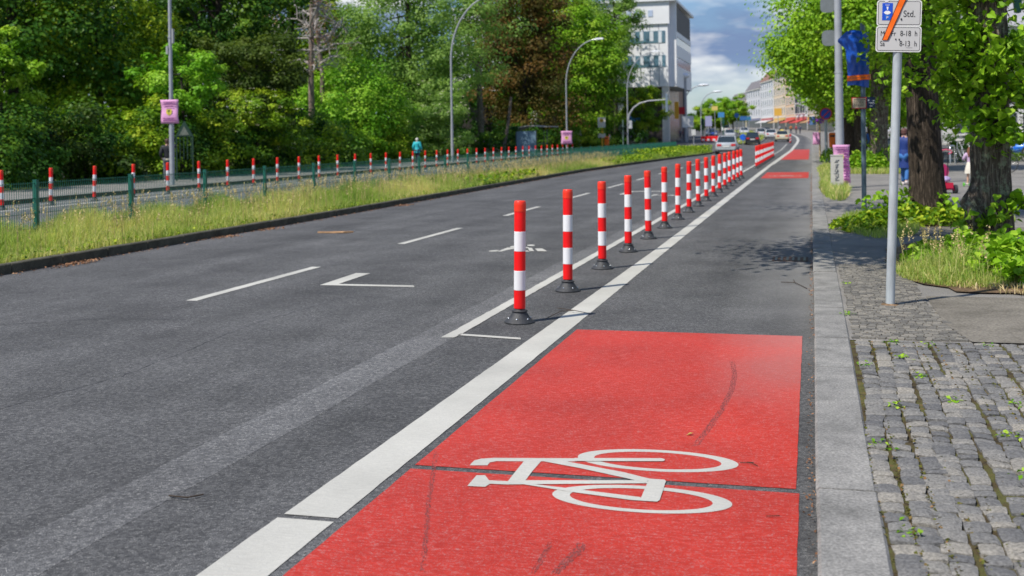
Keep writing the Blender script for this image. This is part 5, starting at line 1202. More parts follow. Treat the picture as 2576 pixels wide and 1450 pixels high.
twig('fallen_twig', (0, 0, .009), [[(a1.x, a1.y, 0), (a2_.x, a2_.y, 0)]], .0018, M['twig'], 'tiny twig on the red field right of the painted wheels')
a1, a2_ = gp(1862, 1168), gp(1895, 1176)
twig('fallen_twig', (0, 0, .009), [[(a1.x - .0, a1.y, 0), ((a1.x + a2_.x) / 2 + .02, a1.y - .01, .004), (a2_.x + .02, a2_.y, 0)], [((a1.x + a2_.x) / 2, a1.y, .003), (a2_.x, a2_.y + .05, 0)]], .002, M['twig'], 'tiny forked twig on the joint across the red field')
p = gp(1737, 1097); o = leaf_mesh('fallen_leaf', [(p.x, p.y, .012)], .06, mat_leaf('yellow_leaf', (.45, .42, .12), (.5, .46, .15), (.5, .46, .15), .2), None, None, 3, 3); tag(o, 'small yellowish leaf lying on the red field', 'leaf')
# ------------------------------------------------------------------ people
def skin(joints, edges, rad):
    me = bpy.data.meshes.new('s'); me.from_pydata([tuple(j) for j in joints], edges, []); o = bpy.data.objects.new('s', me); C.objects.link(o)
    md = o.modifiers.new('k', 'SKIN'); md.use_smooth_shade = True
    sv = me.skin_vertices[0].data
    for i, r in enumerate(rad): sv[i].radius = r if hasattr(r, '__len__') else (r, r); sv[i].use_root = (i == 0)
    o.modifiers.new('b', 'SUBSURF').levels = 1
    bpy.context.view_layer.update(); q = bpy.data.meshes.new_from_object(o.evaluated_get(bpy.context.evaluated_depsgraph_get()))
    vs = [tuple(v.co) for v in q.vertices]; fs = [tuple(p.vertices) for p in q.polygons]
    bpy.data.objects.remove(o); bpy.data.meshes.remove(me); bpy.data.meshes.remove(q); return vs, fs
M['skin'] = mat('skin', (.55, .32, .23), .55)
def person(label, loc, rz, H, arms, legs, top, bottom, hair, haircol, shoes=(.6, .6, .6), coat=None, skirt=None, headrot=0, longhair=0, jackr=1.0, lean=0.0, name='person', hem=None):
    root = empty(name, loc, rz, label, 'person'); h = H
    J = {}; P = lambda x, y, z: Vector((x * h, y * h + lean * z * h, z * h))
    J['pel'] = P(0, 0, .52); J['wai'] = P(0, .005, .60); J['che'] = P(0, 0, .72); J['nk0'] = P(0, 0, .80); J['nk1'] = P(0, .008, .86); J['hd'] = P(0, .018, .925); J['ht'] = P(0, .01, .965)
    for s, n_ in ((-1, 'L'), (1, 'R')):
        J['sh' + n_] = P(s * .105, 0, .800); e, w, k = arms[n_]; J['el' + n_] = P(*e); J['wr' + n_] = P(*w); J['kn' + n_] = P(*legs[n_][0]); J['an' + n_] = P(*legs[n_][1]); J['hp' + n_] = P(s * .05, 0, .50)
        f = legs[n_][2] if len(legs[n_]) > 2 else 0; J['to' + n_] = J['an' + n_] + Vector((s * .012 * h, .105 * h * math.cos(f), -.018 * h - .105 * h * math.sin(f)))
        d = (J['wr' + n_] - J['el' + n_]).normalized(); J['hn' + n_] = J['wr' + n_] + d * .045 * h
    keys = list(J); ix = {k: i for i, k in enumerate(keys)}
    R_ = dict(pel=(.085, .062), wai=(.070, .05), che=(.088, .058), nk0=(.045, .04), nk1=.031, hd=(.046, .055), ht=(.036, .042))
    for n_ in 'LR': R_.update({'sh' + n_: .036, 'el' + n_: .025, 'wr' + n_: .017, 'kn' + n_: .035, 'an' + n_: .022, 'hp' + n_: .052, 'to' + n_: .016, 'hn' + n_: .018})
    E = [('pel', 'wai'), ('wai', 'che'), ('che', 'nk0'), ('nk0', 'nk1'), ('nk1', 'hd'), ('hd', 'ht')]
    for n_ in 'LR': E += [('nk0', 'sh' + n_), ('sh' + n_, 'el' + n_), ('el' + n_, 'wr' + n_), ('wr' + n_, 'hn' + n_), ('pel', 'hp' + n_), ('hp' + n_, 'kn' + n_), ('kn' + n_, 'an' + n_), ('an' + n_, 'to' + n_)]
    def sub(ks, ee, extra=0.0, mult=1.0, over={}):
        ii = {k: i for i, k in enumerate(ks)}; rr_ = []
        for k in ks:
            r = over.get(k, R_[k]); r = r if hasattr(r, '__len__') else (r, r); rr_.append((r[0] * h * mult + extra, r[1] * h * mult + extra))
        return skin([J[k] for k in ks], [(ii[a], ii[b_]) for a, b_ in ee if a in ii and b_ in ii], rr_)
    b = MB(); vs, fs = sub(keys, E); b.add(vs, fs, 0, True)
    hd = J['hd']                                              # face
    b.ball(hd + Vector((0, .058 * h * .95, -.004 * h)), (.008 * h, .012 * h, .014 * h), 6, 5)
    for s in (-1, 1): b.ball(hd + Vector((s * .047 * h, 0, -.004 * h)), (.006 * h, .012 * h, .018 * h), 6, 5)
    for s in (-1, 1): b.ball(hd + Vector((s * .018 * h, .052 * h, .008 * h)), (.007 * h, .004 * h, .004 * h), 6, 4, 1)
    b.ball(hd + Vector((0, .053 * h, -.03 * h)), (.014 * h, .004 * h, .004 * h), 6, 4, 2)
    for n_, s in (('L', -1), ('R', 1)):                       # fingers and thumb
        d = (J['hn' + n_] - J['wr' + n_]).normalized(); si = d.cross(Vector((0, 0, 1)));  si = si.normalized() if si.length > .1 else Vector((1, 0, 0)); up = si.cross(d); o_ = J['hn' + n_]
        for k, L_ in enumerate((.036, .041, .038, .030)):
            q = o_ + up * (.006 * h * (1.5 - k)); b.tube([q, q + d * L_ * h * .5 + si * .004 * h, q + d * L_ * h * .85 + si * .016 * h], [.0052 * h, .0048 * h, .0035 * h], 5)
        q = J['wr' + n_] + d * .02 * h; b.tube([q, q + up * .022 * h + d * .015 * h, q + up * .026 * h + d * .034 * h], [.007 * h, .006 * h, .0045 * h], 5)
    body = b.build('body', [M['skin'], M['ink'], mat('lips', (.4, .13, .12), .5)] if 'lips' not in bpy.data.materials else [M['skin'], M['ink'], bpy.data.materials['lips']], root)
    b = MB(); ks = ['pel', 'wai', 'che', 'nk0', 'shL', 'elL', 'wrL', 'shR', 'elR', 'wrR']; vs, fs = sub(ks, E, .012 * h * jackr, 1.06 * jackr, dict(nk0=(.055, .045), wrL=.022, wrR=.022, elL=.03, elR=.03)); b.add(vs, fs, 0, True)
    b.tube([J['nk0'] + Vector((0, 0, -.01 * h)), J['nk1'] + Vector((0, 0, -.012 * h))], [.05 * h, .040 * h], 12)
    if coat:                                                  # coat skirt down to coat*h
        n = 18; prof = [(.62, .082), (.56, .098), (.5, .104), ((coat + .5) / 2, .108), (coat, .115)]
        vs = [(h * r * math.cos(2 * PI * j / n) * 1.05, h * r * math.sin(2 * PI * j / n) * .80 + lean * z * h, h * z) for z, r in prof for j in range(n)]
        b.add(vs, [(i * n + j, i * n + (j + 1) % n, (i + 1) * n + (j + 1) % n, (i + 1) * n + j) for i in range(len(prof) - 1) for j in range(n)], 0, True)
    b.build('jacket', mat('jacket_' + label.split()[2], top, .7, var=.12, vscale=6, bump=.3, bscale=14), root)
    if hem: b = MB(); b.tube([(0, 0, .505 * h), (0, 0, .535 * h)], [.098 * h, .094 * h], 16); b.build('shirt_hem', mat('hem', hem, .8), root)
    if bottom:
        b = MB(); ks = ['pel', 'hpL', 'knL', 'anL', 'hpR', 'knR', 'anR']; vs, fs = sub(ks, E, .008 * h, 1.05, dict(anL=.028, anR=.028)); b.add(vs, fs, 0, True); b.build('trousers', mat('trousers_' + label.split()[2], bottom, .8, var=.12, vscale=6), root)
    if skirt:
        b = MB(); n = 40; prof = [(.60, .078), (.55, .095), (.45, .125), (.34, .142), (.30, .145)]
        vs = [(h * r * (1 + .06 * math.sin(j * 2 * PI / n * 10) * (.6 - z) * 3) * math.cos(2 * PI * j / n), h * r * (1 + .06 * math.sin(j * 2 * PI / n * 10) * (.6 - z) * 3) * math.sin(2 * PI * j / n), h * z) for z, r in prof for j in range(n)]
        b.add(vs, [(i * n + j, i * n + (j + 1) % n, (i + 1) * n + (j + 1) % n, (i + 1) * n + j) for i in range(len(prof) - 1) for j in range(n)], 0, True); b.build('skirt', mat('tulle_skirt', skirt, .8, var=.1, vscale=12), root)
    b = MB()
    if hair: 
        b.ball(hd + Vector((0, -.008 * h, .014 * h)), (.057 * h, .060 * h, .056 * h), 14, 9); b.ball(hd + Vector((0, -.03 * h, -.015 * h)), (.05 * h, .036 * h, .045 * h), 12, 7)
        if longhair:
            q = random.Random(3)
            for k in range(26):
                a = PI + PI * k / 25; x0 = .055 * h * math.cos(a); y0 = -.02 * h + .05 * h * math.sin(a); p0 = hd + Vector((x0, y0, .02 * h)); w_ = q.uniform(-.012, .012) * h
                b.tube([p0, p0 + Vector((x0 * .25 + w_, -.012 * h, -longhair * .4 * h)), p0 + Vector((x0 * .5 - w_, -.018 * h, -longhair * .75 * h)), p0 + Vector((x0 * .35 + w_, -.012 * h, -longhair * h))], [.014 * h, .016 * h, .014 * h, .005 * h], 6)
        b.build('hair', mat('hair_' + label.split()[2], haircol, .7, var=.3, vscale=30, stretch=(1, 1, .2)), root)
    for n_ in 'LR':
        b = MB(); a = J['an' + n_]; t_ = J['to' + n_]; m_ = a.lerp(t_, .5); b.tube([a + Vector((0, -.028 * h, -.022 * h)), a + Vector((0, 0, -.016 * h)), m_ + Vector((0, 0, -.004 * h)), t_ + Vector((0, .008 * h, 0))], [.016 * h, .029 * h, .027 * h, .015 * h], 10); b.build('shoe', mat('shoe', shoes, .6) if False else SH(shoes), root, fix=False)
    return root
_sh = {}
def SH(c):
    if c not in _sh: _sh[c] = mat('shoe_leather', c, .6)
    return _sh[c]
down = {'L': ((-.135, -.015, .64), (-.145, .03, .50), 0), 'R': ((.135, -.015, .64), (.145, .03, .50), 0)}
stand = {'L': ((-.055, .005, .285), (-.06, 0, .045)), 'R': ((.055, .005, .285), (.06, 0, .045))}
walk = {'L': ((-.05, .075, .285), (-.055, .10, .045), -.1), 'R': ((.05, -.01, .28), (.055, -.115, .075), .5)}
person('person in dark jacket and grey trousers, hand raised to the head', (-25.2, 40.6, 0), .5, 1.78, {'L': ((-.15, -.02, .65), (-.13, .06, .56), 0), 'R': ((.19, .03, .80), (.10, .05, .90), 0)}, stand, (.012, .014, .02), (.10, .11, .13), True, (.06, .03, .02), (.55, .55, .55), hem=(.55, .5, .35), name='person')
person('white-haired person in turquoise jacket walking away', (-24.8, 69.4, 0), .15, 1.68, {'L': ((-.14, -.05, .65), (-.13, .02, .52), 0), 'R': ((.15, -.03, .66), (.17, .05, .53), 0)}, walk, (.02, .42, .48), (.03, .035, .06), True, (.62, .60, .56), (.03, .03, .03), coat=.42, jackr=1.1)
person('person in long blue coat beside the second lime trunk', (2.50, 33.2, .11), -.35, 1.60, {'L': ((-.13, -.02, .64), (-.10, .09, .60), 0), 'R': ((.13, -.03, .64), (.14, .0, .50), 0)}, walk, (.006, .030, .17), (.03, .13, .36), True, (.09, .035, .03), (.7, .62, .6), coat=.30, jackr=1.08)
girl = person('small girl in lilac sweater and white tulle skirt on a green scooter', (4.06, 32.0, .16), .1, 1.02, {'L': ((-.16, .02, .68), (-.13, .16, .66), 0), 'R': ((.15, .02, .66), (.12, .16, .64), 0)}, {'L': ((-.06, .01, .26), (-.075, .0, .045)), 'R': ((.05, .01, .26), (.06, .0, .045))}, (.50, .36, .52), None, True, (.16, .06, .035), (.62, .5, .46), skirt=(.62, .58, .50), longhair=.22, name='child')
person('blue-jacketed person far off between lamp pole and third lime', (3.05, 70, .11), .4, 1.68, down, walk, (.03, .17, .55), (.04, .12, .25), True, (.10, .07, .05), (.05, .05, .05))
person('black-clad person just behind the third lime trunk', (3.35, 48, .11), 2.5, 1.75, down, stand, (.012, .012, .014), (.02, .02, .025), True, (.03, .02, .02), (.05, .05, .05))
p = tp(1534, 131); person('person in light top and black trousers under the park trees', (p[0], p[1], rise(p[1])), 1.5, 1.7, down, walk, (.30, .31, .38), (.02, .02, .02), True, (.05, .04, .03), (.05, .05, .05))
# far pedestrians near the shops and the crossing
cols = [((.35, .02, .04), 'red'), ((.04, .05, .10), 'navy'), ((.45, .16, .04), 'orange'), ((.5, .5, .5), 'pale'), ((.03, .03, .03), 'black')]
for i, (x, Y, ci, wh) in enumerate([(1695 + 24, 172, 0, 'beside the office building'), (1711, 175, 1, 'beside the office building'), (1745, 180, 2, 'at the crossing'), (1728, 168, 3, 'at the crossing'), (2003, 230, 0, 'in front of the shops'), (1990, 236, 2, 'in front of the shops'), (1977, 233, 4, 'in front of the shops'), (2013, 225, 1, 'in front of the shops'), (1962, 245, 3, 'in front of the shops')]):
    q = atY(x, 340, Y); person(f'tiny person in {cols[ci][1]} top {wh}', (q.x, Y, rise(Y) + .1), i * 1.3, 1.7, down, walk if i % 2 else stand, cols[ci][0], (.04, .04, .06), True, (.05, .03, .02), (.05, .05, .05))
# child's green scooter
root = empty('kick_scooter', (4.06, 32.0, .11), .1, 'green kick scooter under the small girl', 'scooter'); gs = mat('lime_green_plastic', (.10, .50, .03), .4)
b = MB(); b.prism([(-.05, -.22, .05), (.05, -.22, .05), (.06, .12, .05), (.1, .22, .05), (-.1, .22, .05), (-.06, .12, .05)], (0, 0, .02)); b.build('deck', gs, root); b = MB(); b.tube([(0, .2, .07), (0, .24, .62)], .013, 8); b.tube([(-.12, .24, .62), (.12, .24, .62)], .014, 8); b.build('handlebar', M['galv'], root, fix=False)
for x, y in ((-.13, .2), (.13, .2), (0, -.24)):
    b = MB(); b.tube([(x - .012, y, .055), (x + .012, y, .055)], .055, 14); b.build('wheel', gs, root, fix=False)
# pink tricycle with push handle
q = gp(2372, 488, .11); root = empty('tricycle', (q.x + .03, q.y + .2, .11), .25, 'pink child tricycle with push handle and red basket', 'tricycle'); pk = mat('pink_plastic', (.62, .03, .16), .4); pk2 = mat('magenta_seat', (.42, .02, .12), .5); rd = mat('red_basket', (.55, .01, .05), .4)
for x in (-.24, .24):
    b = MB(); b.tube([(x - .035, -.12, .105), (x + .035, -.12, .105)], .105, 20); w_ = b.build('rear_wheel', M['rubber'], root, fix=False); b = MB(); b.tube([(x - .038, -.12, .105), (x + .038, -.12, .105)], .045, 12); b.build('hub', pk, w_, fix=False)
b = MB(); b.tube([(-.02, .5, .14), (.02, .5, .14)], .14, 22); b.build('front_wheel', M['rubber'], root, fix=False)
b = MB(); b.tube([(-.24, -.12, .105), (.24, -.12, .105)], .02, 8); b.tube([(0, -.1, .12), (0, .1, .22), (0, .42, .36), (0, .5, .14)], .022, 8); b.tube([(0, .42, .3), (0, .38, .56)], .018, 8); b.tube([(-.2, .34, .56), (.2, .34, .56)], .016, 8); b.build('frame', pk, root, fix=False)
b = MB(); b.prism([(-.16, -.22, .13), (.16, -.22, .13), (.13, .02, .13), (-.13, .02, .13)], (0, 0, .13)); b.build('basket', rd, root)
b = MB(); b.ball((0, -.1, .34), (.14, .13, .08), 14, 8); hl = b.build('helmet', mat('lilac_helmet', (.45, .35, .6), .35, var=.5, vscale=14), root)
b = MB(); b.prism([(-.1, -.02, .40), (.1, -.02, .40), (.135, -.02, .5), (.12, -.02, .62), (.05, -.02, .70), (-.05, -.02, .70), (-.12, -.02, .62), (-.135, -.02, .5)], (0, .05, 0)); b.box(-.12, .12, 0, .26, .36, .40); b.build('seat', pk2, root)
b = MB(); b.tube([(-.05, -.1, .30), (-.055, -.2, .98)], .011, 8); b.tube([(.05, -.1, .30), (.055, -.2, .98)], .011, 8); b.build('push_bar', M['black'], root, fix=False); b = MB(); b.tube([(-.14, -.22, .98), (-.10, -.21, 1.03), (.0, -.2, 1.05), (.10, -.21, 1.03), (.14, -.22, .98), (.06, -.2, .94)], .018, 8); b.build('push_handle', mat('dusty_pink_grip', (.5, .08, .14), .6), root, fix=False)
# bicycle stands, parked bicycle
for i, X in enumerate((6.1, 6.9, 7.7)):
    b = MB(); b.tube([(-.28, 0, 0), (-.28, 0, .7), (-.2, 0, .82), (.2, 0, .82), (.28, 0, .7), (.28, 0, 0)], .03, 8); o = b.build('bike_stand', M['steel'] if i != 1 else M['galv'], fix=False); o.location = (X, 54, .11); o.rotation_euler = (0, 0, 1.1); tag(o, ['left', 'middle', 'right'][i] + ' shiny bicycle stand hoop between the lime trunks', 'bike stand', 'bicycle stands')
def bicycle(loc, rz, label, col):
    root = empty('bicycle', loc, rz, label, 'bicycle')
    for y in (-.52, .52):
        b = MB(); b.tube([(0, y + .33 * math.cos(a), .34 + .33 * math.sin(a)) for a in [2 * PI * i / 28 for i in range(29)]], .018, 6, caps=False)
        w_ = b.build('wheel', M['rubber'], root, fix=False); b = MB()
        for i in range(12): a = 2 * PI * i / 12; b.tube([(0, y, .34), (0, y + .32 * math.cos(a), .34 + .32 * math.sin(a))], .002, 3)
        b.build('spokes', M['steel'], w_, fix=False)
    b = MB(); [b.tube(t_, .017, 8) for t_ in ([(0, -.52, .34), (0, -.1, .32), (0, .38, .75), (0, -.22, .82), (0, -.52, .34)], [(0, -.1, .32), (0, -.25, .92)], [(0, .36, .98), (0, .42, .65), (0, .52, .34)])]; b.build('frame', col, root, fix=False)
    b = MB(); b.ball((0, -.27, .94), (.07, .14, .035)); b.build('saddle', M['black'], root, fix=False); b = MB(); b.tube([(-.28, .22, 1.05), (-.1, .34, 1.02), (.1, .34, 1.02), (.28, .22, 1.05)], .014, 8); b.build('handlebar', M['black'], root, fix=False)
bicycle((7.05, 42, .11), 1.2, 'dark bicycle parked at the right edge in front of the blue car', M['black'])
bicycle((6.5, 54.6, .11), .2, 'grey bicycle leaning at the bicycle stands', M['galv'])
bicycle((*tp(1375, 112)[:2], 0), 1.3, 'dark bicycle parked left of the bus shelter', M['black']) if False else bicycle((-26.2, 92, 0), 1.2, 'dark bicycle parked left of the bus shelter', M['black'])

# ------------------------------------------------------------------ cars
M['carglass'] = mat_glass('car_glass', (.02, .03, .035), .05); M['plate'] = mat('number_plate', (.7, .7, .68), .5); M['tail'] = mat('tail_light', (.55, .01, .015), .3); M['head'] = mat('head_light', (.7, .72, .75), .15)
def car(name, label, loc, rz, col, kind='sedan', L=4.5, W=1.78, Hc=1.46, extra=None, group='cars on the street'):
    root = empty(name, loc, rz, label, 'car' if kind != 'van' else 'van', group); h = L / 2; cm = mat('car_paint_' + str(len(bpy.data.materials)), col, .3, .15, spec=.6, coat=.6)
    w = W / 2; van = kind == 'van'; hood = .95 if not van else 1.15; belt = .92 if not van else 1.3
    st = [(-h, .35, .78, .80), (-h + .12, .24, .92, .93), (-h + .7, .2, belt + .04, 1.0), (-h * .35, .2, belt + .02, 1.0), (h * .35, .2, belt, 1.0), (h - .9, .2, .84 if not van else belt, .99), (h - .25, .24, .74 if not van else 1.0, .93), (h, .34, .6 if not van else .8, .78)]
    b = MB(); vs = []
    for y, zb, zt, k in st:
        ww = w * k; vs += [(-ww * .88, y, zb), (-ww, y, zb + .15), (-ww, y, (zb + zt) / 2 + .08), (-ww * .93, y, zt - .06), (-ww * .84, y, zt), (ww * .84, y, zt), (ww * .93, y, zt - .06), (ww, y, (zb + zt) / 2 + .08), (ww, y, zb + .15), (ww * .88, y, zb)]
    n = 10; b.add(vs, [(i * n + j, i * n + (j + 1) % n, (i + 1) * n + (j + 1) % n, (i + 1) * n + j) for i in range(len(st) - 1) for j in range(n)], 0, True); b.s[-n:] = [True] * n
    b.f.append(tuple(range(n))); b.m.append(0); b.s.append(False); b.f.append(tuple((len(st) - 1) * n + j for j in range(n))); b.m.append(0); b.s.append(False)
    body = b.build('body', cm, root)
    if kind == 'sedan': y0, y1, y2, y3 = -h + .55, -h + 1.25, h * .12, h * .52
    elif kind == 'hatch': y0, y1, y2, y3 = -h + .10, -h + .5, h * .15, h * .55
    else: y0, y1, y2, y3 = -h + .04, -h + .12, h * .55, h * .85
    zb = belt - .03; a, c = w * .86, w * .70
    g = [(-a, y0, zb), (a, y0, zb), (a, y3, zb - .05), (-a, y3, zb - .05), (-c, y1, Hc - .03), (c, y1, Hc - .03), (c, y2, Hc - .03), (-c, y2, Hc - .03)]
    b = MB(); b.add(g, [(0, 1, 2, 3), (4, 7, 6, 5), (0, 4, 5, 1), (1, 5, 6, 2), (2, 6, 7, 3), (3, 7, 4, 0)]); b.build('windows', M['carglass'], root)
    b = MB(); c2 = c + .015; b.add([(-c2, y1 - .05, Hc - .035), (c2, y1 - .05, Hc - .035), (c2, y2 + .06, Hc - .035), (-c2, y2 + .06, Hc - .035), (-c2 * .9, y1 + .05, Hc + .01), (c2 * .9, y1 + .05, Hc + .01), (c2 * .9, y2 - .05, Hc + .01), (-c2 * .9, y2 - .05, Hc + .01)], [(0, 3, 2, 1), (4, 5, 6, 7), (0, 1, 5, 4), (1, 2, 6, 5), (2, 3, 7, 6), (3, 0, 4, 7)])
    for s in (-1, 1):
        b.tube([(s * a, y0 - .01, zb), (s * c2, y1 - .02, Hc - .02)], .035, 6); b.tube([(s * a, y3 + .01, zb - .05), (s * c2, y2 + .02, Hc - .02)], .03, 6); ym = (y1 + y2) / 2; b.tube([(s * (a + .005), ym, zb), (s * c2, ym, Hc - .02)], .035, 6)
    b.build('roof', cm, root)
    for s in (-1, 1):
        for y in (-h + .85, h - .85):
            b = MB(); b.tube([(s * (w - .2), y, .32), (s * (w + .01), y, .32)], .32, 22); wl = b.build('wheel', M['rubber'], root, fix=False); b = MB(); b.tube([(s * (w - .05), y, .32), (s * (w + .018), y, .32)], .20, 16); b.build('rim', M['galv'], wl, fix=False)
        b = MB(); b.box(s * w * .62 - .17, s * w * .62 + .17, -h - .01, -h + .18, .66, .84); b.build('tail_light', M['tail'], root); b = MB(); b.box(s * w * .6 - .2, s * w * .6 + .2, h - .22, h + .01, .56, .70); b.build('headlight', M['head'], root)
        b = MB(); b.ball((s * (w + .06), h * .38, 1.0), (.09, .06, .07)); b.build('mirror', cm, root, fix=False)
    b = MB(); b.box(-.26, .26, -h - .025, -h - .0, .58, .69); b.build('number_plate', M['plate'], root); b = MB(); b.box(-w * .78, w * .78, -h - .012, -h + .1, .24, .38); b.build('bumper_trim', M['rubber'], root); b = MB(); b.box(-w * .7, w * .7, h - .1, h + .012, .24, .42); b.build('bumper_trim', M['rubber'], root)
    if extra == 'taxi': b = MB(); b.box(-.22, .22, -.1, .1, Hc + .01, Hc + .14); b.build('roof_sign', mat('taxi_sign', (.75, .6, .1), .4), root)
    return root
car('car', 'silver sedan driving away near the end of the median', (-6.6, 93, 0), .03, (.42, .45, .48), 'sedan')
def carat(x, Y, *a, **k):
    q = atY(x, 340, Y); return (q.x, Y, rise(Y) + .003)
car('car', 'black hatchback driving away ahead of the silver sedan', carat(1893, 137), .05, (.015, .02, .025), 'hatch', 4.0, 1.72, 1.46)
car('taxi', 'cream coloured taxi driving away beside the cycle lane line', carat(1967, 153), .05, (.62, .55, .38), 'sedan', extra='taxi')
car('car', 'white car in the middle lane farther ahead of the taxi', carat(1938, 176), .1, (.62, .63, .65), 'sedan')
car('car', 'white hatchback behind the dark far car on the street', carat(1912, 196), .15, (.6, .6, .62), 'hatch', 4.1)
car('car', 'dark grey car ahead of the white cars', carat(1925, 215), .15, (.04, .045, .05), 'hatch', 4.1)
car('car', 'silver car coming the other way beyond the far median', carat(1836, 190), PI + .1, (.45, .47, .5), 'sedan')
car('car', 'blue car coming the other way near the crossing', carat(1790, 205), PI + .2, (.03, .07, .28), 'hatch', 4.0)
car('car', 'white car far up the oncoming lanes', carat(1872, 235), PI + .15, (.6, .6, .62), 'sedan')
car('delivery_van', 'white box van far up the street below the trees', carat(1826, 285), .1, (.62, .62, .58), 'van', 5.6, 2.0, 2.7)
car('car', 'bright blue car parked at the right edge of the square', (12.55, 66, .11), 1.45, (.01, .13, .60), 'hatch', 4.3)
car('car', 'white van-like car parked behind the third lime', (6.6, 88, .11), 1.4, (.55, .55, .56), 'hatch', 4.3)
# ------------------------------------------------------------------ buildings
M['panel'] = mat('white_facade_panel', (.74, .75, .77), .5, var=.03, vscale=1); M['officeglass'] = mat('office_glass', (.10, .19, .25), .12, spec=.9, var=.4, vscale=.7); M['dark'] = mat('dark_recess', (.03, .03, .035), .6); M['conc'] = mat('pale_column_concrete', (.60, .59, .55), .7, var=.06, vscale=2)
M['blind'] = mat('pale_blind', (.62, .66, .70), .5)
ob = empty('office_building', (-18.2, 150, rise(150)), 0, 'white office building with ribbon windows and columns beyond the park', 'building')
b = MB(); b.box(-30, 0, .0, 20, 7.6, 18.4); b.box(-30, .25, -.25, -.003, 15.9, 18.9); b.build('wall', M['panel'], ob)
b = MB(); b.box(-30, 1.1, -.6, 24, 18.9, 19.25); b.build('roof_slab', M['panel'], ob)
b = MB(); b.box(.003, .9, 1.6, 20, 15.0, 18.3); b.build('dark_loggia', mat('slatted_soffit', (.09, .085, .08), .7, var=.4, vscale=3, stretch=(.1, 3, 3)), ob)
b = MB(); b.box(.003, 1.0, .9, 1.6, 7.6, 18.9); b.box(.003, 1.0, 1.6, 20, 7.6, 10.4); b.box(.003, 1.0, 1.6, 20, 11.6, 13.2); b.box(.003, 1.0, 1.6, 20, 14.3, 15.0); b.build('side_wall', M['panel'], ob)
b = MB(); b.box(.003, .93, 1.62, 20, 10.4, 11.6); b.box(.003, .93, 1.62, 20, 13.2, 14.3); b.build('side_ribbon_window', M['officeglass'], ob)
for (z0, z1) in ((10.2, 11.75), (13.4, 15.0)):
    for k in range(12):
        x1 = -.35 - 2.45 * k; x0 = x1 - 2.4; b = MB(); b.box(x0, x1, -.06, -.004, z0, z1); wi = b.build('window', M['officeglass'], ob)
        b = MB(); b.box(x0 + .35, x0 + .85, -.075, -.064, z0 + .25 + .5 * (k % 3 == 1), z1 - .05); b.build('blind', M['blind'], wi); b = MB(); b.box(x0 + 1.5, x0 + 1.95, -.075, -.064, z0 + .3 * (k % 2), z1 - .05); b.build('blind', M['blind'], wi)
b = MB()
for k in range(20): x = -1.2 - 1.22 * k; [b.box(x - .04, x + .04, -.035, -.004, a, c) for a, c in ((7.8, 10.15), (11.8, 13.35), (15.05, 15.85))]
b.build('panel_joints', mat('grey_joint', (.30, .31, .34), .6), ob)['kind'] = 'stuff'
b = MB(); b.box(-30, -.9, 3, 20, 0, 7.6); b.build('ground_floor_glazing', mat('ground_floor_glass', (.07, .06, .06), .25, var=.5, vscale=.5), ob)
for k, x in enumerate((-.45, -6.5, -12.5, -18.5)):
    b = MB(); b.box(x - .45, x + .45, .1, 1.0, -.5, 7.6); b.build('column', M['conc'], ob)
b = MB(); b.box(.4, .95, 3.0, 3.2, 3.3, 5.6); b.build('orange_banner', mat('amber_banner', (.72, .36, .02), .6), ob)
b = MB(); b.box(-7.0, -3.3, 2.6, 2.95, 2.9, 3.9); b.build('blue_shop_sign', mat('shop_sign_blue', (.02, .18, .45), .5, var=.4, vscale=1), ob)
b = MB(); b.box(-5.2, -4.9, -.30, -.26, 17.0, 17.7)
q = random.Random(1); b = MB()
for k in range(4): x = -5.4 + k * .95; b.box(x, x + .62, -.31, -.26, 16.9, 17.75) if k != 2 else (b.box(x, x + .62, -.31, -.26, 16.9, 17.1), b.box(x, x + .2, -.31, -.26, 17.1, 17.75))
b.build('roof_lettering', mat('pale_blue_letters', (.42, .50, .66), .5), ob)
b = MB(); disc(b, -8.2, -.27, 17.2, .45, .06); b.build('orange_logo', mat('orange_logo', (.7, .28, .03), .5), ob)
# neighbour beyond it
nb = empty('brick_building', (-22.2, 186, rise(186)), 0, 'narrow brownish building right behind the office block', 'building'); b = MB(); b.box(-12, 0, 0, 24, 0, 10.5); b.build('wall', mat('brown_render', (.32, .22, .16), .8, var=.1), nb); b = MB(); b.box(-12.2, .3, -.2, 24.2, 10.5, 11); b.build('cornice', M['conc'], nb)
# low wall and stone posts at the crossing
lw = empty('low_wall', (-22.3, 133, rise(133)), 0, 'low beige wall with upright slabs at the corner of the park', 'wall'); b = MB(); b.box(-1.6, 2.6, 0, .4, 0, .62); b.build('wall', mat('beige_stone', (.5, .46, .38), .8, var=.1), lw)
b = MB(); [b.box(x, x + .05, -.012, 0, .05, .6) for x in [-1.5 + .3 * i for i in range(14)]]; b.build('joints', M['dark_kerb'], lw)
for i, (x, w_, h_, lb) in enumerate([(-1.2, .7, 1.35, 'short white stone post on the beige wall'), (.35, .85, 2.6, 'tall pinkish stone slab behind the beige wall'), (1.15, .5, 2.2, 'grey stone slab right of the pinkish one'), (2.4, .6, 1.5, 'pale slab at the right end of the beige wall')]):
    b = MB(); b.box(-w_ / 2, w_ / 2, -.2, .2, 0, h_ - .15); b.ball((0, 0, h_ - .15), (w_ * .4, .2, .25), 10, 6); o = b.build('stone_slab', mat('stone_' + str(i), [(.6, .6, .6), (.48, .40, .38), (.36, .36, .36), (.55, .52, .5)][i], .8, var=.15)); o.location = (-22.3 + x, 134 + (.6 if i else -.9), rise(133)); tag(o, lb, 'stone', 'stone slabs by the crossing')
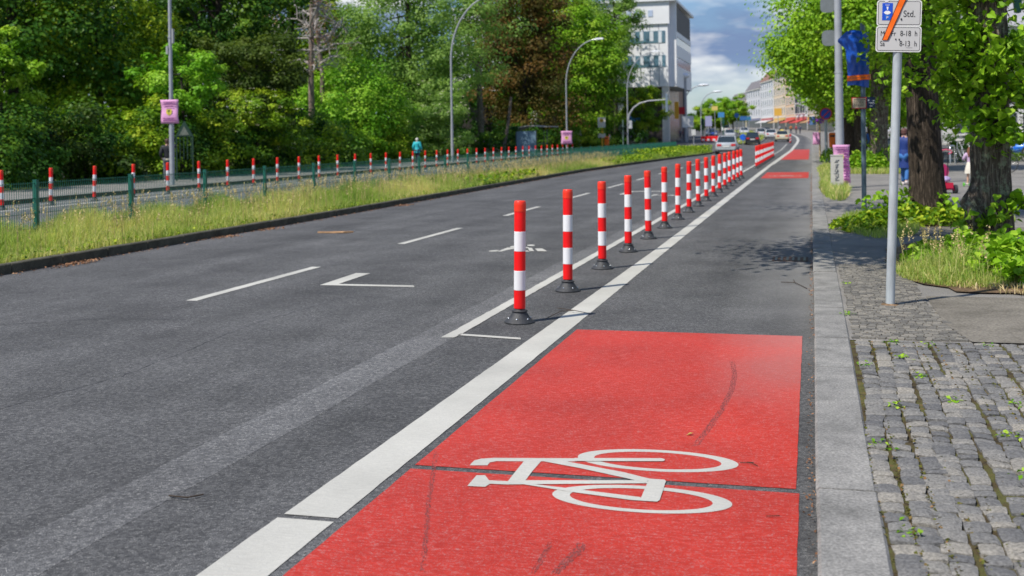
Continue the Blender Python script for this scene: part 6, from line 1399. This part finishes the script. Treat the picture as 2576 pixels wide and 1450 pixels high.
# street clutter at the crossing
def post_sign(name, label, x, Y, ztop, w_, h_, col, pr=.05, cat='sign', shape='plate', z0=None):
    q = atY(x, 340, Y); root = empty(name, (q.x, Y, rise(Y)), 0, label, cat); b = MB(); b.tube([(0, 0, 0), (0, 0, ztop)], pr, 8); b.build('pole', M['lamp'], root, fix=False); b = MB()
    if shape == 'disc': disc(b, 0, -pr - .01, ztop - w_ / 2, w_ / 2, .03)
    else: plate(b, 0, ztop - h_ / 2, w_, h_, .04, -pr - .01, .04)
    b.build('sign_plate', mat(name + '_face', col, .5), root); return root
post_sign('keep_right_sign', 'blue round sign on the nose of the far median beside the black car', 1869, 138, 1.25, .75, 1, (.01, .12, .62), shape='disc')
post_sign('white_billboard', 'white square board right of the office columns', 1731, 150, 3.6, 1.5, 1.5, (.7, .7, .7))
post_sign('red_banner_sign', 'small red square sign on a post beside the office building', 1716, 158, 4.9, .9, 1.0, (.6, .02, .03))
post_sign('violet_board', 'pale violet board on a post at the crossing', 1783, 190, 3.7, 1.1, 1.7, (.32, .33, .52))
post_sign('yellow_sign', 'small yellow direction sign above the crossing', 1799, 195, 5.4, 1.0, .7, (.65, .5, .15))
post_sign('blue_round_sign', 'blue round sign in front of the far street trees', 1854, 170, 4.0, .7, 1, (.06, .2, .55), shape='disc')
post_sign('blue_direction_sign', 'blue direction board below the far street trees', 1870, 200, 3.6, 1.1, .7, (.03, .12, .33))
post_sign('second_blue_sign', 'teal blue board right of the other blue direction board', 1884, 215, 3.6, .9, .7, (.03, .16, .3))
post_sign('blue_guide_sign', 'small blue sign left of the street trees over the van', 1815, 205, 4.4, 1.1, .9, (.05, .22, .50))
post_sign('amber_sign', 'amber square sign before the white facades', 1958, 235, 5.2, 1.5, 1.5, (.65, .36, .05))
post_sign('white_post', 'white post standing left of the crossing', 1745, 138, 1.9, .5, .7, (.55, .56, .56))
for i, (x, Y, lb) in enumerate([(1768, 168, 'green traffic signal mast left at the crossing'), (1820, 230, 'green traffic signal mast right at the crossing')]):
    q = atY(x, 340, Y); root = empty('traffic_signal', (q.x, Y, rise(Y)), 0, lb, 'traffic light', 'traffic signals'); b = MB(); b.tube([(0, 0, 0), (0, 0, 3.4)], .08, 8); b.build('pole', M['fence'], root, fix=False); b = MB(); b.box(-.2, .2, -.25, -.09, 2.3, 3.3); h_ = b.build('signal_head', M['fence'], root); b = MB(); [disc(b, 0, -.253, z, .11, .02) for z in (2.48, 2.8, 3.12)]; b.build('lenses', M['dark'], h_)
q = atY(1785, 352, 150); root = empty('roadwork_barrier', (q.x, 150, rise(150)), 0, 'red and white roadwork barrier at the left of the crossing', 'barrier'); b = MB(); b.box(-1.1, 1.1, -.03, .03, .25, .9); b.build('boards', M['red_film'], root); b = MB(); [b.box(x, x + .35, -.04, -.032, .3, .55) for x in (-1.0, -.3, .4)]; b.build('white_fields', M['white_film'], root); b = MB(); b.box(-1.0, -.8, -.2, .2, 0, .25); b.box(.8, 1.0, -.2, .2, 0, .25); b.build('feet', M['rubber'], root)

# far houses: every window a part of its own, panes as sub-parts
wmesh = {}
def house(i, label, X, Y, W, D, Hh, wall, roofc, floors, bays, rz=0.0, shop=(.3, .3, .3), awn=None, gable=False, oriel=False):
    root = empty('town_house', (X, Y, rise(Y) - .1), rz, label, 'house', 'houses of the far street'); wm = mat('facade_%d' % i, wall, .85, var=.05, vscale=1.0); rm = mat('roof_%d' % i, roofc, .8, var=.1, vscale=2)
    b = MB(); b.box(0, D, 0, W, 0, Hh); b.build('wall', wm, root)
    b = MB(); rh = 3.2 if not gable else 4.2; e = .35
    b.add([(-e, -.05, Hh + .003), (D, -.05, Hh + .003), (D, W + .05, Hh + .003), (-e, W + .05, Hh + .003), (2.0, .0, Hh + rh), (D - 2, .0, Hh + rh), (D - 2, W, Hh + rh), (2.0, W, Hh + rh)], [(0, 3, 2, 1), (4, 5, 6, 7), (0, 1, 5, 4), (1, 2, 6, 5), (2, 3, 7, 6), (3, 0, 4, 7)]); ro = b.build('roof', rm, root)
    b = MB(); b.box(4, 5, W * .3, W * .3 + 1.2, Hh + rh - .5, Hh + rh + 1.2); b.build('chimney', mat('chimney_%d' % i, (.25, .12, .09), .9), ro)
    b = MB(); b.box(-.30, -.003, 0, W, Hh - .35, Hh - .02); b.box(-.12, -.003, 0, W, 3.7, 3.95); b.build('cornice', M['conc'], root)
    fh = (Hh - 4.2) / (floors - 1)
    key = 'w'
    if key not in wmesh:
        b = MB(); b.box(-.05, -.004, -.80, .80, -1.05, 1.05); b.box(-.16, -.004, -.88, .88, -1.17, -1.06); o1 = b.build('window', mat('window_frame', (.62, .62, .6), .5)); wmesh['f'] = o1.data
        b = MB(); b.box(-.062, -.052, -.74, -.03, -.98, .98); b.box(-.062, -.052, .03, .74, -.98, .98); o2 = b.build('pane', mat('house_glass', (.05, .06, .075), .1, spec=.9)); wmesh['p'] = o2.data
        bpy.data.objects.remove(o1); bpy.data.objects.remove(o2)
        wmesh[key] = 1
    def win(x, y, z, rz_=0.0):
        f = bpy.data.objects.new('window', wmesh['f']); C.objects.link(f); f.parent = root; f.location = (x, y, z); f.rotation_euler = (0, 0, rz_); p_ = bpy.data.objects.new('pane', wmesh['p']); C.objects.link(p_); p_.parent = f
    for fl in range(floors - 1):
        for k in range(bays): win(0, W * (k + .5) / bays, 4.2 + fh * (fl + .5))
        for k in range(3): win(2.2 + k * 3.2, 0, 4.2 + fh * (fl + .5), PI / 2)
    b = MB(); b.box(-.06, -.003, .4, W - .4, .3, 3.2); b.build('shop_front', mat('shop_%d' % i, (.05, .05, .06), .2, var=.5, vscale=.6), root)
    b = MB(); b.box(-.14, -.063, .4, W - .4, 3.0, 3.65); b.build('shop_sign', mat('shopsign_%d' % i, shop, .6, var=.4, vscale=.7), root)
    if awn:
        b = MB(); b.add([(-.003, 1, 3.0), (-.003, W - 1, 3.0), (-2.2, W - 1, 2.4), (-2.2, 1, 2.4), (-2.2, 1, 2.15), (-2.2, W - 1, 2.15)], [(0, 1, 2, 3), (3, 2, 5, 4)]); o = b.build('awning', mat('awning_%d' % i, awn, .8), root, fix=False)
    if oriel:
        for k in (0, 1):
            b = MB(); b.box(-1.1, -.003, W * (.2 + .45 * k), W * (.2 + .45 * k) + 2.6, 4.4, Hh - 2.5); b.build('oriel', wm, root)
            for fl in range(floors - 2): win(-1.1, W * (.2 + .45 * k) + 1.3, 4.2 + fh * (fl + .5) + .1); win(-.55, W * (.2 + .45 * k), 4.2 + fh * (fl + .5) + .1, PI / 2)
    return root
spec = [
 ('white house nearest to the lime trees on the far street', (.62, .64, .70), (.10, .10, .11), 15.0, 5, (.08, .08, .10), (.10, .03, .03), False),
 ('grey rendered house behind the lime crowns', (.50, .50, .48), (.14, .12, .11), 15.0, 5, (.6, .1, .05), (.5, .02, .03), False),
 ('brownish house with orange shop sign', (.50, .40, .30), (.28, .12, .08), 15.5, 5, (.6, .3, .05), (.42, .24, .12), False),
 ('white house with bays between lime crown and apricot house', (.64, .65, .70), (.11, .12, .14), 15.5, 5, (.5, .1, .1), (.5, .04, .04), True),
 ('apricot house with a red awning', (.68, .49, .32), (.26, .13, .09), 16.0, 5, (.6, .1, .05), (.45, .08, .06), False),
 ('pale apricot house left of the apricot one', (.66, .54, .40), (.12, .12, .13), 16.5, 5, (.6, .4, .1), (.42, .28, .14), False),
 ('white house with brown roof in the middle of the far row', (.62, .63, .65), (.22, .12, .09), 16.0, 5, (.4, .1, .1), (.5, .5, .5), False),
 ('greyish white house toward the end of the far row', (.56, .57, .60), (.16, .15, .16), 14.0, 4, (.2, .2, .3), None, False),
 ('cream yellow house closing the far row', (.60, .54, .36), (.15, .14, .14), 10.5, 4, (.3, .3, .3), None, False)]
Y = 248.0
for i, (lb, wc, rc, Hh, fl, sh_, aw, ori) in enumerate(spec):
    W = [17, 17, 18, 22, 20, 24, 26, 30, 34][i]; Xf = 9.5 + bend(Y); dxy = bend(Y + W) - bend(Y)
    house(i, lb, Xf, Y, W * .99, 12, Hh, wc, rc, fl, 6, math.atan2(-dxy, W), sh_, aw, oriel=ori); Y += W + .6
# houses glimpsed behind the square on the right
for i, (lb, X, Y, W, Hh, wc, rc, rz) in enumerate([('white house with dormers glimpsed between the lime leaves', 13.5, 118, 12, 11.5, (.62, .62, .6), (.3, .3, .32), 0.0), ('red roofed house at the right edge behind the square', 23.5, 128, 20, 10.2, (.55, .5, .42), (.5, .13, .06), 0.0)]):
    root = empty('town_house', (X, Y, .1), rz, lb, 'house'); b = MB(); b.box(0, W, 0, 10, 0, Hh); b.build('wall', mat('back_facade_%d' % i, wc, .85, var=.05), root)
    b = MB(); b.add([(-.4, -.4, Hh + .003), (W + .4, -.4, Hh + .003), (W + .4, 10.4, Hh + .003), (-.4, 10.4, Hh + .003), (0, 5, Hh + 3.5), (W, 5, Hh + 3.5)], [(0, 3, 2, 1), (0, 1, 5, 4), (2, 3, 4, 5), (1, 2, 5), (3, 0, 4)]); b.build('roof', mat('back_roof_%d' % i, rc, .8, var=.15, vscale=2), root)
    for k in range(int(W / 2)):
        for f in range(3):
            fo = bpy.data.objects.new('window', wmesh['f']); C.objects.link(fo); fo.parent = root; fo.location = (1 + k * 2.0, 0, 2.2 + f * 3.2); fo.rotation_euler = (0, 0, PI / 2); po_ = bpy.data.objects.new('pane', wmesh['p']); C.objects.link(po_); po_.parent = fo
# green gas lamp glimpsed top right
q = at(2560, 40, 30); root = empty('gas_lamp', (q.x, q.y, .11), 0, 'slender green hanging gas lamp at the top right edge', 'street lamp'); b = MB(); b.tube([(.3, 0, 0), (.3, 0, q.z + .9)], .05, 10); b.tube([(.3, 0, q.z + .9), (.15, 0, q.z + 1.1), (0, 0, q.z + .9), (0, 0, q.z + .55)], .018, 8); b.build('pole', M['fence'], root, fix=False); b = MB(); b.lathe([(0, 0), (.09, .02), (.12, .38), (.19, .42), (.05, .60), (0, .62)], 14, (0, 0, q.z - .05)); b.build('lantern', M['fence'], root, fix=False)
